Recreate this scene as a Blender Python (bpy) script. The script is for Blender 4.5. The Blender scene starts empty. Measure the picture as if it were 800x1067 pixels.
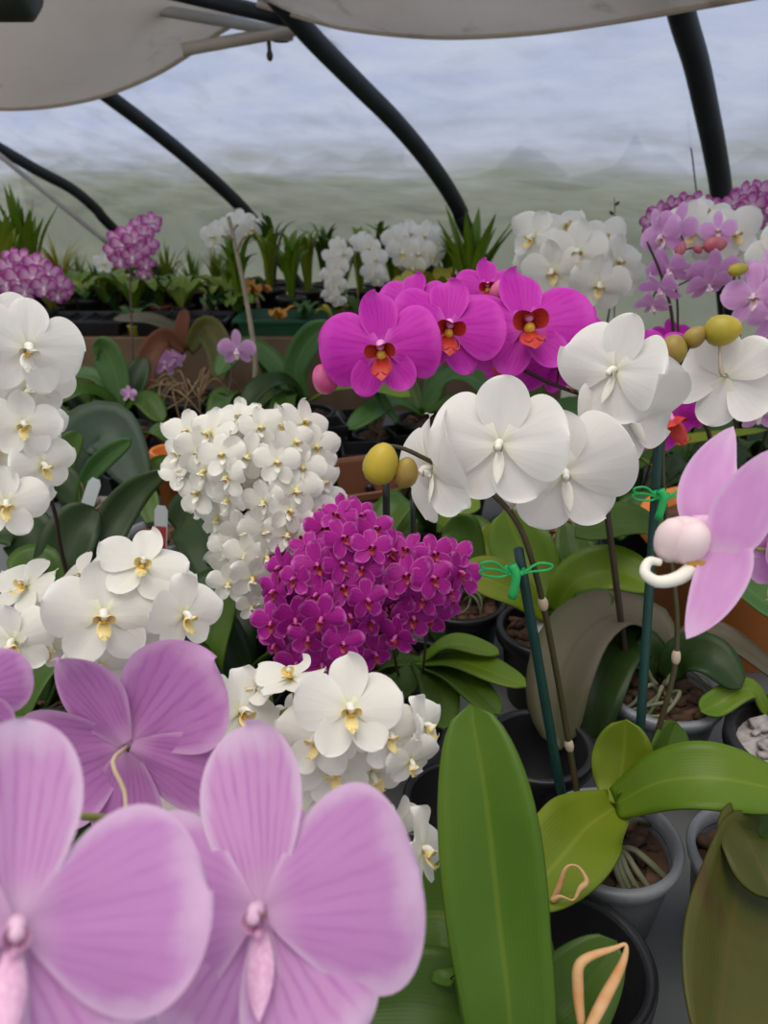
import bpy, math, random
from mathutils import Vector as V, Matrix, noise
R = math.radians
sc = bpy.context.scene
COL = sc.collection
rnd = random.Random(7)

# ------------------------------------------------------------------ camera
PITCH = R(24.0); CP, SP = math.cos(PITCH), math.sin(PITCH); F = 800.0; CZ = 1.42
CAM = V((0, 0, CZ))
BENCH = 0.75; STAGE = 0.95; RIM = 0.862
def W(x, y, d):
    """the place seen at (x, y) at distance d along the optical axis"""
    a = (x - 400.0) / F * d; b = (533.5 - y) / F * d
    return V((a, d * CP + b * SP, CZ - d * SP + b * CP))
def B(x, y, z=RIM):
    k = (533.5 - y) / F * CP - SP
    return W(x, y, (z - CZ) / k)
cd = bpy.data.cameras.new('camera'); cam = bpy.data.objects.new('camera', cd); COL.objects.link(cam)
cam.location = CAM; cam.rotation_euler = (math.pi / 2 - PITCH, 0, 0)
cd.sensor_fit = 'VERTICAL'; cd.sensor_height = 36; cd.sensor_width = 27; cd.lens = 36 * F / 1067
cd.clip_start = 0.02; cd.clip_end = 200
cd.dof.use_dof = True; cd.dof.focus_distance = 0.62; cd.dof.aperture_fstop = 9.0
sc.camera = cam
sc.view_settings.view_transform = 'Standard'; sc.view_settings.look = 'None'
sc.view_settings.gamma = 1; sc.view_settings.use_curve_mapping = False
sc.view_settings.exposure = 0.0

# ------------------------------------------------------------------ materials
MATS = {}
class NT:
    def __init__(s, name):
        s.m = bpy.data.materials.new(name); s.m.use_nodes = True
        s.t = s.m.node_tree; s.t.nodes.clear(); s.out = s.n('ShaderNodeOutputMaterial')
    def n(s, ty, **kw):
        x = s.t.nodes.new(ty)
        for k, v in kw.items(): setattr(x, k, v)
        return x
    def l(s, a, b): s.t.links.new(a, b)
    def math(s, op, a, b=None, clamp=False):
        x = s.n('ShaderNodeMath', operation=op); x.use_clamp = clamp
        for i, q in enumerate((a, b)):
            if q is None: continue
            if isinstance(q, (int, float)): x.inputs[i].default_value = q
            else: s.l(q, x.inputs[i])
        return x.outputs[0]
    def mix(s, f, a, b):
        x = s.n('ShaderNodeMix', data_type='RGBA')
        for i, q in ((0, f), (6, a), (7, b)):
            if isinstance(q, (int, float)): x.inputs[i].default_value = q
            elif isinstance(q, tuple): x.inputs[i].default_value = (*q, 1)
            else: s.l(q, x.inputs[i])
        return x.outputs[2]
    def ss(s, v, a, b):
        x = s.n('ShaderNodeMapRange', interpolation_type='SMOOTHSTEP'); s.l(v, x.inputs[0])
        x.inputs[1].default_value = a; x.inputs[2].default_value = b
        return x.outputs[0]
    def noise(s, vec, scale, detail=3):
        x = s.n('ShaderNodeTexNoise'); x.inputs['Scale'].default_value = scale; x.inputs['Detail'].default_value = detail
        if vec is not None: s.l(vec, x.inputs['Vector'])
        return x.outputs[0]
    def uv(s):
        u = s.n('ShaderNodeUVMap'); q = s.n('ShaderNodeSeparateXYZ'); s.l(u.outputs[0], q.inputs[0])
        return u.outputs[0], q.outputs[0], q.outputs[1]
    def bump(s, h, strength, dist=0.001):
        b = s.n('ShaderNodeBump'); b.inputs['Strength'].default_value = strength; b.inputs['Distance'].default_value = dist
        s.l(h, b.inputs['Height']); return b.outputs[0]
    def surf(s, col, rough=0.5, trans=0.0, tcol=None, normal=None, spec=0.5, metal=0.0, clear=0.0):
        p = s.n('ShaderNodeBsdfPrincipled')
        def put(q, sock):
            if isinstance(q, tuple): sock.default_value = (*q, 1)
            else: s.l(q, sock)
        put(col, p.inputs['Base Color']); p.inputs['Roughness'].default_value = rough
        p.inputs['Specular IOR Level'].default_value = spec; p.inputs['Metallic'].default_value = metal
        if normal is not None: s.l(normal, p.inputs['Normal'])
        o = p.outputs[0]
        if trans > 0:
            t = s.n('ShaderNodeBsdfTranslucent'); put(tcol if tcol is not None else col, t.inputs[0])
            if normal is not None: s.l(normal, t.inputs['Normal'])
            mx = s.n('ShaderNodeMixShader'); mx.inputs[0].default_value = trans
            s.l(o, mx.inputs[1]); s.l(t.outputs[0], mx.inputs[2]); o = mx.outputs[0]
        if clear > 0:
            t = s.n('ShaderNodeBsdfTransparent'); mx = s.n('ShaderNodeMixShader'); mx.inputs[0].default_value = clear
            s.l(o, mx.inputs[1]); s.l(t.outputs[0], mx.inputs[2]); o = mx.outputs[0]
        s.l(o, s.out.inputs[0]); return s.m

def petal_mat(name, base, edge, vein, centre, vs=0.5, freq=60.0, trans=0.3, es=(0.72, 1.0), cs=(0.0, 0.25), rough=0.55):
    t = NT(name); uvv, u, v = t.uv()
    a = t.math('ABSOLUTE', t.math('SUBTRACT', t.math('MULTIPLY', u, 2.0), 1.0))
    e = t.math('MAXIMUM', a, v)
    nz = t.noise(uvv, 5.0, 3)
    col = t.mix(t.ss(t.math('ADD', e, t.math('MULTIPLY', t.math('SUBTRACT', nz, 0.5), 0.25)), *es), base, edge)
    fn = t.n('ShaderNodeUVMap'); fn.uv_map = 'Fan'; fs = t.n('ShaderNodeSeparateXYZ'); t.l(fn.outputs[0], fs.inputs[0])
    ph = t.math('ADD', t.math('MULTIPLY', fs.outputs[0], freq), t.math('MULTIPLY', nz, 3.5))
    w = t.ss(t.math('SINE', ph), 0.1, 1.0)
    fade = t.math('MULTIPLY', t.math('SUBTRACT', 1.0, t.ss(e, 0.62, 0.97)), t.ss(t.noise(uvv, 3.5, 1), 0.22, 0.6))
    col = t.mix(t.math('MULTIPLY', t.math('MULTIPLY', w, fade), vs), col, vein)
    col = t.mix(t.math('SUBTRACT', 1.0, t.ss(v, *cs)), col, centre)
    return t.surf(col, rough, trans, normal=t.bump(w, 0.1, 0.0006), spec=0.25)

def leaf_mat(name, base, alt, rib=None, rough=0.38, trans=0.12, spot=None, nscale=7.0):
    t = NT(name); uvv, u, v = t.uv()
    tc = t.n('ShaderNodeTexCoord')
    a = t.math('ABSOLUTE', t.math('SUBTRACT', t.math('MULTIPLY', u, 2.0), 1.0))
    col = t.mix(t.ss(t.noise(tc.outputs['Object'], nscale, 4), 0.3, 0.7), base, alt)
    if spot: col = t.mix(t.math('MULTIPLY', t.ss(t.noise(tc.outputs['Object'], 16.0, 4), 0.56, 0.74), 0.8), col, spot)
    if rib: col = t.mix(t.math('MULTIPLY', t.math('SUBTRACT', 1.0, t.ss(a, 0.0, 0.10)), 0.55), col, rib)
    fine = t.math('SINE', t.math('MULTIPLY', u, 150.0))
    return t.surf(col, rough, trans, normal=t.bump(fine, 0.06, 0.0006), spec=0.28)

def plain(name, c, c2=None, rough=0.5, scale=30.0, bump=0.0, spec=0.4, **kw):
    t = NT(name); tc = t.n('ShaderNodeTexCoord')
    n = t.noise(tc.outputs['Object'], scale, 4)
    col = t.mix(t.ss(n, 0.3, 0.7), c, c2 or c)
    return t.surf(col, rough, spec=spec, normal=t.bump(n, bump, 0.004) if bump else None, **kw)

M = {}
M['pink'] = petal_mat('striped_pink_petal', (.63, .32, .61), (.73, .53, .73), (.47, .15, .47), (.72, .50, .70), vs=.55, freq=80)
M['pinkpetal'] = petal_mat('faintly_veined_pink_petal', (.56, .26, .56), (.70, .48, .70), (.44, .15, .44), (.64, .40, .62), vs=.30, freq=95)
M['pinkback'] = petal_mat('deep_pink_petal', (.52, .20, .50), (.64, .36, .62), (.38, .10, .38), (.62, .34, .58), vs=.5, freq=80)
M['mini_col'] = plain('small_magenta_column', (.50, .06, .34), (.58, .12, .42), .45, 60)
M['colrose'] = plain('rose_column', (.70, .36, .58), (.78, .50, .66), .45, 60)
M['lilac'] = petal_mat('lilac_petal', (.75, .38, .71), (.78, .50, .76), (.62, .25, .60), (.80, .58, .76), vs=.35, freq=50)
M['white'] = petal_mat('white_petal', (.86, .84, .79), (.87, .86, .82), (.80, .78, .71), (.83, .83, .68), vs=.18, freq=70, trans=.28)
M['cream'] = petal_mat('cream_white_petal', (.87, .85, .78), (.88, .87, .82), (.82, .80, .68), (.84, .84, .58), vs=.2, freq=50, trans=.28)
M['magenta'] = petal_mat('magenta_petal', (.60, .025, .46), (.66, .06, .52), (.42, .01, .33), (.62, .12, .55), vs=.55, freq=80, trans=.3)
M['mini'] = petal_mat('small_magenta_petal', (.42, .012, .28), (.62, .16, .50), (.30, .005, .2), (.40, .02, .26), vs=.5, freq=40, trans=.25, es=(.78, 1.05))
M['rim'] = petal_mat('pink_rimmed_petal', (.70, .42, .62), (.40, .05, .29), (.48, .10, .36), (.80, .68, .75), vs=.3, freq=40, trans=.25, es=(.42, .95))
M['lipyellow'] = plain('yellow_lip', (.80, .42, .02), (.82, .60, .10), .5, 60)
M['lipdark'] = plain('dark_red_lip', (.26, .008, .02), (.34, .03, .03), .45, 90)
M['lipcream'] = plain('cream_yellow_lip', (.82, .62, .16), (.85, .74, .42), .5, 50)
M['lipred'] = plain('red_orange_lip', (.48, .012, .03), (.60, .07, .03), .45, 90)
M['lipwhite'] = plain('white_lip', (.80, .77, .66), (.82, .80, .72), .5, 40)
M['lippink'] = plain('pale_pink_lip', (.78, .48, .66), (.82, .66, .74), .5, 40)
M['lipwarm'] = plain('blush_lip', (.80, .62, .62), (.82, .68, .70), .5, 40)
M['lipbrown'] = plain('tan_mark', (.55, .22, .04), (.65, .30, .06), .5, 40)
M['colpink'] = plain('pink_column', (.72, .40, .60), (.80, .58, .70), .45, 40)
M['colmag'] = plain('magenta_column', (.75, .25, .62), (.78, .34, .66), .45, 40)
M['bud'] = plain('yellow_green_bud', (.50, .36, .03), (.36, .30, .03), .42, 40)
M['budolive'] = plain('olive_bud', (.32, .25, .03), (.28, .15, .05), .42, 50)
M['budpink'] = plain('rose_bud', (.52, .06, .20), (.60, .14, .30), .42, 50)
M['budcoral'] = plain('coral_bud', (.48, .10, .13), (.55, .20, .20), .42, 50)
M['stem'] = plain('green_brown_stem', (.05, .05, .018), (.075, .048, .022), .45, 40)
M['stemgreen'] = plain('green_stem', (.22, .26, .06), (.28, .28, .08), .45, 40)
M['stemdark'] = plain('dark_stem', (.035, .022, .015), (.05, .03, .02), .45, 40)
M['stemgrey'] = plain('grey_dry_stem', (.20, .17, .12), (.26, .22, .15), .7, 40)
M['node'] = plain('pale_node', (.55, .42, .28), (.5, .4, .3), .7, 60)
M['g_bright'] = leaf_mat('bright_green_leaf', (.085, .17, .008), (.14, .21, .012), (.18, .25, .02))
M['g_deep'] = leaf_mat('deep_green_leaf', (.048, .115, .004), (.085, .155, .008), (.12, .18, .012))
M['g_lime'] = leaf_mat('yellow_green_leaf', (.15, .215, .012), (.20, .245, .018), (.26, .30, .03))
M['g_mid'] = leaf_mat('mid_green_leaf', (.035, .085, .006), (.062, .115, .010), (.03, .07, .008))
M['g_cool'] = leaf_mat('cool_green_leaf', (.04, .11, .022), (.07, .15, .032), (.10, .18, .05))
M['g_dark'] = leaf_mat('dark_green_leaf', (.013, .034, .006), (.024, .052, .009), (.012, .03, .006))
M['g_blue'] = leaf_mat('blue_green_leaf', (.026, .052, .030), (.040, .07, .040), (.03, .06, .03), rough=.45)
M['g_grey'] = leaf_mat('grey_olive_leaf', (.072, .078, .034), (.115, .086, .064), (.06, .06, .03), rough=.5, nscale=5)
M['g_olive'] = leaf_mat('olive_mottled_leaf', (.050, .060, .008), (.095, .085, .012), (.10, .07, .012), spot=(.075, .040, .012), rough=.45)
M['g_brown'] = leaf_mat('russet_leaf', (.10, .030, .012), (.16, .05, .018), (.06, .03, .01), rough=.5)
M['g_rust'] = leaf_mat('rust_orange_leaf', (.30, .07, .015), (.22, .06, .02), rough=.5)
M['g_yell'] = leaf_mat('yellowed_leaf', (.42, .36, .03), (.30, .30, .03), rough=.5)
M['g_orange'] = leaf_mat('orange_bract', (.55, .20, .02), (.5, .28, .04), rough=.5)
M['root'] = plain('dry_root', (.30, .20, .10), (.22, .14, .07), .75, 60, .3)
M['rootorange'] = plain('papery_dry_stalk', (.52, .25, .09), (.62, .40, .20), .7, 45, .3)
M['rootgreen'] = plain('grey_green_root', (.13, .15, .08), (.17, .17, .10), .6, 30)
M['bark'] = plain('bark_mix', (.055, .028, .014), (.12, .065, .035), .85, 45, .6)
M['perlite'] = plain('pale_grit', (.42, .38, .36), (.30, .26, .24), .9, 120, .6)
M['black'] = plain('black_plastic', (.010, .010, .011), (.016, .016, .018), .35, 12)
M['clear'] = plain('clear_grey_plastic', (.16, .17, .18), (.13, .135, .15), .3, 9, trans=.2, clear=.35)
M['clearrim'] = plain('clear_plastic_rim', (.27, .285, .305), (.22, .23, .25), .3, 9, clear=.15)
M['terra'] = plain('orange_terracotta', (.70, .21, .04), (.76, .25, .05), .6, 10)
M['terrabrown'] = plain('brown_plastic_terracotta', (.17, .065, .030), (.20, .08, .038), .5, 10)
M['terrared'] = plain('red_clay', (.20, .05, .03), (.24, .07, .04), .7, 10)
M['yellowpot'] = plain('yellow_pot', (.45, .42, .03), (.40, .38, .03), .5, 10)
M['bench'] = plain('grey_bench_sheet', (.125, .132, .134), (.095, .10, .103), .55, 5)
M['wood'] = plain('weathered_board', (.13, .078, .042), (.19, .12, .07), .75, 9, .3)
M['metal'] = plain('galvanised_tube', (.40, .38, .34), (.33, .31, .28), .5, 14)
M['hoop'] = plain('black_hoop_sleeve', (.010, .013, .015), (.018, .022, .024), .5, 9)
M['cane'] = plain('pale_pole', (.46, .40, .31), (.40, .35, .27), .6, 9)
M['greentray'] = plain('green_tray', (.018, .085, .040), (.022, .10, .05), .4, 9)
M['stakegreen'] = plain('dark_green_stake', (.008, .040, .036), (.011, .05, .042), .4, 30)
M['stakedark'] = plain('near_black_stake', (.014, .018, .018), (.02, .025, .022), .4, 30)
M['clip'] = plain('green_clip', (.02, .50, .12), (.04, .58, .16), .3, 30, clear=.15)
M['tagwhite'] = plain('white_tag', (.62, .66, .66), (.58, .62, .62), .45, 30)
M['tagred'] = plain('red_tag_print', (.45, .06, .07), (.40, .05, .06), .45, 30)
M['ground'] = plain('earth_floor', (.05, .042, .035), (.08, .07, .055), .9, 4, .4)
M['lawn'] = plain('outdoor_grass', (.10, .14, .035), (.20, .20, .07), .9, 1.6)
M['hedge'] = plain('hedge_green', (.05, .085, .02), (.13, .14, .05), .9, 3.0)
M['duct'] = plain('dark_green_grey_paint', (.022, .026, .020), (.03, .034, .026), .5, 9)

def film_mat():
    t = NT('milky_tunnel_film'); tc = t.n('ShaderNodeTexCoord')
    mp = t.n('ShaderNodeMapping'); mp.inputs['Scale'].default_value = (1.2, 3.0, 1.0); t.l(tc.outputs['UV'], mp.inputs[0])
    n1 = t.noise(mp.outputs[0], 6.0, 6); n2 = t.noise(tc.outputs['UV'], 18.0, 5)
    q = t.n('ShaderNodeSeparateXYZ'); t.l(tc.outputs['UV'], q.inputs[0])
    col = t.mix(t.ss(n1, .32, .68), (.42, .495, .71), (.52, .585, .76))
    col = t.mix(t.math('MULTIPLY', t.ss(n2, .48, .7), .5), col, (.33, .39, .54))
    # greenish light of the outdoor plants showing through, painted into the sheet's foot
    foot_green = t.math('MULTIPLY', t.math('SUBTRACT', 1.0, t.ss(t.math('ADD', q.outputs[1], t.math('MULTIPLY', t.math('SUBTRACT', n1, .5), .30)), .33, .56)), .75)
    col = t.mix(foot_green, col, (.25, .26, .14))
    tr = t.n('ShaderNodeBsdfTranslucent'); t.l(col, tr.inputs[0])
    di = t.n('ShaderNodeBsdfDiffuse'); t.l(col, di.inputs[0])
    tp = t.n('ShaderNodeBsdfTransparent')
    nb = t.bump(n2, .5, .02); t.l(nb, tr.inputs['Normal']); t.l(nb, di.inputs['Normal'])
    m1 = t.n('ShaderNodeMixShader'); m1.inputs[0].default_value = .18; t.l(tr.outputs[0], m1.inputs[1]); t.l(di.outputs[0], m1.inputs[2])
    m2 = t.n('ShaderNodeMixShader'); m2.inputs[0].default_value = .09; t.l(m1.outputs[0], m2.inputs[1]); t.l(tp.outputs[0], m2.inputs[2])
    t.l(m2.outputs[0], t.out.inputs[0]); return t.m
def net_mat():
    t = NT('beige_shade_cloth'); tc = t.n('ShaderNodeTexCoord')
    n1 = t.noise(tc.outputs['Object'], 2.2, 5); n2 = t.noise(tc.outputs['Object'], 9.0, 4)
    col = t.mix(t.ss(n1, .3, .7), (.62, .54, .44), (.72, .64, .54))
    col = t.mix(t.math('MULTIPLY', t.ss(n2, .58, .76), .8), col, (.34, .28, .20))
    wv = t.noise(tc.outputs['Object'], 220.0, 1)
    return t.surf(col, .9, .42, normal=t.bump(wv, .15, .002), spec=.1)
M['film'] = film_mat(); M['net'] = net_mat()

# ------------------------------------------------------------------ mesh helpers
class MB:
    def __init__(s): s.v = []; s.f = []; s.uv = []; s.mi = []
    def add(s, v, f, uv=None, mi=0):
        o = len(s.v); s.v += [V(p) for p in v]; s.uv += (uv or [(0.5, 0.5)] * len(v))
        s.f += [tuple(i + o for i in q) for q in f]; s.mi += [mi] * len(f); return s
    def xf(s, m): s.v = [m @ p for p in s.v]; return s
    def merge(s, o, m=None, mi=None):
        return s.add([m @ p for p in o.v] if m else o.v, o.f, o.uv, 0) if mi is None else s.add([m @ p for p in o.v] if m else o.v, o.f, o.uv, mi)
    def mesh(s, name, mats):
        me = bpy.data.meshes.new(name); me.from_pydata([tuple(p) for p in s.v], [], s.f)
        l = me.uv_layers.new(name='UVMap'); fan = any(len(q) > 2 for q in s.uv)
        l2 = me.uv_layers.new(name='Fan') if fan else None
        for lp in me.loops:
            q = s.uv[lp.vertex_index]; l.data[lp.index].uv = q[:2]
            if fan: me.uv_layers['Fan'].data[lp.index].uv = (q[2] if len(q) > 2 else .5, q[1])
        for m in (mats if isinstance(mats, (list, tuple)) else [mats]): me.materials.append(M[m])
        for p, q in zip(me.polygons, s.mi): p.use_smooth = True; p.material_index = q
        me.update(); return me
    def build(s, name, mats, root=None, smooth=True, thick=0):
        off = root_pos(root)
        s.v = [p - off for p in s.v]
        me = s.mesh(name, mats)
        if not smooth:
            for p in me.polygons: p.use_smooth = False
        o = bpy.data.objects.new(name, me); COL.objects.link(o); o.parent = root
        if thick:
            m = o.modifiers.new('thickness', 'SOLIDIFY'); m.thickness = thick; m.offset = 0
        return o
def root_pos(o):
    p = V((0, 0, 0))
    while o is not None: p += o.location; o = o.parent
    return p
def thing(name, label, cat, loc, group=None):
    o = bpy.data.objects.new(name, None); COL.objects.link(o); o.location = loc; o.empty_display_size = .05
    return tag(o, label, cat, group)
def tag(o, label, cat, group=None):
    o['label'] = label; o['category'] = cat
    if group: o['group'] = group
    return o
def crom(pts, n):
    """smooth curve through points"""
    pts = [V(p) for p in pts]
    if len(pts) == 2: return [pts[0].lerp(pts[1], i / n) for i in range(n + 1)]
    P = [pts[0] * 2 - pts[1]] + pts + [pts[-1] * 2 - pts[-2]]; out = []; k = len(pts) - 1
    for i in range(n + 1):
        u = i / n * k; j = min(int(u), k - 1); t = u - j; a, b, c, d = P[j:j + 4]
        out.append(.5 * ((2 * b) + (c - a) * t + (2 * a - 5 * b + 4 * c - d) * t * t + (3 * b - a - 3 * c + d) * t ** 3))
    return out
def tube(mb, pts, r, seg=8, n=None, mi=0):
    pts = crom(pts, n) if n else [V(p) for p in pts]
    k = len(pts); rs = r if callable(r) else (lambda t: r)
    v = []; f = []; uv = []; side = None
    for i, p in enumerate(pts):
        tg = (pts[min(i + 1, k - 1)] - pts[max(i - 1, 0)]).normalized()
        if side is None: side = tg.orthogonal().normalized()
        side = (side - tg * side.dot(tg)).normalized(); b = tg.cross(side)
        for j in range(seg):
            a = 2 * math.pi * j / seg; v.append(p + (side * math.cos(a) + b * math.sin(a)) * rs(i / (k - 1))); uv.append((j / seg, i / (k - 1)))
    for i in range(k - 1):
        for j in range(seg):
            f.append((i * seg + j, i * seg + (j + 1) % seg, (i + 1) * seg + (j + 1) % seg, (i + 1) * seg + j))
    f.append(tuple(range(seg))[::-1]); f.append(tuple((k - 1) * seg + j for j in range(seg)))
    return mb.add(v, f, uv, mi)
def lathe(mb, prof, c=(0, 0, 0), seg=32, mi=0, sx=1, sy=1, rot=0, cap=False):
    v = []; f = []; k = len(prof)
    for r, z in prof:
        for j in range(seg):
            a = 2 * math.pi * j / seg + rot; v.append(V(c) + V((r * math.cos(a) * sx, r * math.sin(a) * sy, z)))
    for i in range(k - 1):
        for j in range(seg):
            f.append((i * seg + j, i * seg + (j + 1) % seg, (i + 1) * seg + (j + 1) % seg, (i + 1) * seg + j))
    if cap: f.append(tuple(range(seg))[::-1]); f.append(tuple((k - 1) * seg + j for j in range(seg)))
    return mb.add(v, f, None, mi)
def box(mb, a, b, mi=0):
    x0, y0, z0 = a; x1, y1, z1 = b
    v = [(x0, y0, z0), (x1, y0, z0), (x1, y1, z0), (x0, y1, z0), (x0, y0, z1), (x1, y0, z1), (x1, y1, z1), (x0, y1, z1)]
    return mb.add(v, [(0, 3, 2, 1), (4, 5, 6, 7), (0, 1, 5, 4), (1, 2, 6, 5), (2, 3, 7, 6), (3, 0, 4, 7)], None, mi)
def ell(mb, c, ax, r, rl, seg=14, mi=0, tip=0.0):
    """an egg along ax: radius r, half length rl"""
    ax = V(ax).normalized(); s = ax.orthogonal().normalized(); b = ax.cross(s); v = []; f = []; n = 9; uv = []
    for i in range(n + 1):
        t = math.pi * i / n; rr = r * math.sin(t) * (1 + tip * math.cos(t)) + 1e-5
        for j in range(seg):
            a = 2 * math.pi * j / seg; v.append(V(c) - ax * rl * math.cos(t) + (s * math.cos(a) + b * math.sin(a)) * rr); uv.append((j / seg, i / n))
    for i in range(n):
        for j in range(seg): f.append((i * seg + j, i * seg + (j + 1) % seg, (i + 1) * seg + (j + 1) % seg, (i + 1) * seg + j))
    return mb.add(v, f, uv, mi)
def prof(t, tm, w0, p=.5, q=1.0):
    if t >= tm: return max(0., 1 - ((t - tm) / (1 - tm)) ** 2) ** p
    return w0 + (1 - w0) * math.sin(math.pi / 2 * t / tm) ** q

# ------------------------------------------------------------------ flowers
def petal(mb, L, Wd, ang, tm=.55, w0=.14, p=.5, q=1.1, z0=0., bend=0., cup=0., rip=0., nu=14, nv=10, base=.02, seed=0, mi=0, twist=0.):
    r = random.Random(seed); ph = r.uniform(0, 6); v = []; f = []; uv = []
    rot = Matrix.Rotation(R(ang - 90), 4, 'Z')
    for i in range(nu + 1):
        t = math.sin(math.pi / 2 * i / nu) ** 1.0 if i < nu else 1.0
        w = Wd * prof(t, tm, w0, p, q)
        for j in range(nv + 1):
            s = 2 * j / nv - 1; x = s * w / 2
            z = z0 + bend * t * t * L + cup * (2 * x / Wd) ** 2 * Wd - .018 * math.exp(-(x / .035) ** 2) * (1 - t) \
                + rip * math.sin(7 * t + ph + 2.2 * s) * s * s * t + twist * s * t * .2
            v.append(rot @ V((x, base + t * L, z))); uv.append((j / nv, t, .5 + x / Wd * .62 / (t + .24)))
    k = nv + 1
    for i in range(nu):
        for j in range(nv): f.append((i * k + j, i * k + j + 1, (i + 1) * k + j + 1, (i + 1) * k + j))
    return mb.add(v, f, uv, mi)
def lip_mb(kind, s=1.0):
    """material 0 lobes, 1 throat / callus"""
    mb = MB()
    n = 6 if kind == 'small' else 9
    if kind == 'narrow':
        q = MB(); petal(q, .24, .085, 90, .4, .5, p=.9, nu=12, nv=9, cup=-.3, bend=-.2)
        mb.merge(q, Matrix.Translation((0, -.035, .012)) @ Matrix.Rotation(R(180), 4, 'Z') @ Matrix.Rotation(R(24), 4, 'X'), 0)
        for sgn in (-1, 1):
            q = MB(); petal(q, .075, .07, 90, .55, .4, nu=8, nv=8, cup=.4, bend=.3); mb.merge(q, Matrix.Translation((sgn * .02, -.04, .01)) @ Matrix.Rotation(R(sgn * 70), 4, 'Z') @ Matrix.Rotation(R(40), 4, 'X'), 0)
        ell(mb, (0, -.06, .03), (0, -.3, 1), .018, .022, 8, 1); return mb
    def lobe(sgn):
        q = MB(); petal(q, .15, .12, 90, .55, .4, nu=n, nv=n, cup=.5, bend=.5, mi=0)
        m = Matrix.Translation((sgn * .03, -.05, .02)) @ Matrix.Rotation(R(sgn * 55), 4, 'Z') @ Matrix.Rotation(R(-38 * -1), 4, 'X') @ Matrix.Rotation(R(sgn * -40), 4, 'Y')
        mb.merge(q, m, 0)
    for sgn in (-1, 1): lobe(sgn)
    q = MB(); petal(q, .22, .13, 90, .42, .5, p=.9, nu=n, nv=n, cup=-.25, bend=-.35)
    mb.merge(q, Matrix.Translation((0, -.035, .02)) @ Matrix.Rotation(R(180), 4, 'Z') @ Matrix.Rotation(R(48), 4, 'X'), 0)
    ell(mb, (0, -.065, .06), (0, -.3, 1), .032, .042, 8, 1)
    if kind == 'big':
        for sgn in (-1, 1):
            tube(mb, [(sgn * .01, -.2, .18), (sgn * .03, -.22, .17), (sgn * .055, -.2, .17), (sgn * .05, -.17, .18)], lambda t: .008 * (1 - .7 * t), 6, 8, 0)
    return mb
def col_mb(s=1.0):
    mb = MB(); tube(mb, [(0, .015, 0), (0, .012, .05), (0, 0, .10), (0, -.025, .135)], lambda t: .028 + .014 * math.sin(t * 3.1), 10, 8)
    ell(mb, (0, -.03, .135), (0, -.6, 1), .036, .034, 10); return mb.xf(Matrix.Scale(s, 4))
# petals of each kind: dorsal (L,W) petals (L,W,angle) laterals (L,W,angle)
KIND = {
 'pink':    dict(d=(.57, .37), p=(.51, .62, 8), l=(.44, .44, 58), mat='pink', pmat='pinkpetal', lip='colrose', call='colrose', col='colpink', tm=.64, rip=.012, lips='narrow', cs=.62),
 'pinkback':dict(d=(.50, .36), p=(.52, .56, 14), l=(.50, .38, 55), mat='pinkback', lip='colrose', call='colrose', lips='narrow', col='colpink', tm=.6, rip=.015),
 'lilac':   dict(d=(.52, .26), p=(.50, .48, 12), l=(.52, .26, 55), mat='lilac', lip='lipwarm', call='lipbrown', col='colpink', tm=.55, rip=.012),
 'white':   dict(d=(.47, .40), p=(.50, .66, 12), l=(.46, .42, 55), mat='white', lip='lipwhite', call='lipwhite', col='lipwhite', tm=.6, rip=.022, lips='narrow', cs=.75),
 'whitey':  dict(d=(.48, .36), p=(.50, .62, 12), l=(.46, .36, 56), mat='white', lip='lipwhite', call='lipyellow', col='lipwhite', tm=.58, rip=.02),
 'cream':   dict(d=(.48, .31), p=(.50, .48, 16), l=(.46, .33, 56), mat='cream', lip='lipwhite', call='lipyellow', col='lipcream', tm=.58, rip=.03),
 'creamx':  dict(d=(.48, .36), p=(.50, .54, 14), l=(.46, .36, 54), mat='cream', lip='lipcream', call='lipyellow', col='lipwhite', tm=.58, rip=.03),
 'magenta': dict(d=(.47, .36), p=(.52, .68, 7), l=(.43, .31, 60), mat='magenta', lip='lipred', call='lipyellow', col='colmag', tm=.6, rip=.015, ls=1.4),
 'mini':    dict(d=(.48, .32), p=(.50, .42, 20), l=(.45, .33, 50), mat='mini', lip='lipdark', call='lipred', col='mini_col', tm=.6, rip=.015),
 'rim':     dict(d=(.48, .34), p=(.50, .50, 16), l=(.45, .34, 54), mat='rim', lip='lippink', call='lipwhite', col='colpink', tm=.6, rip=.02),
}
CACHE = {}
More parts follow.
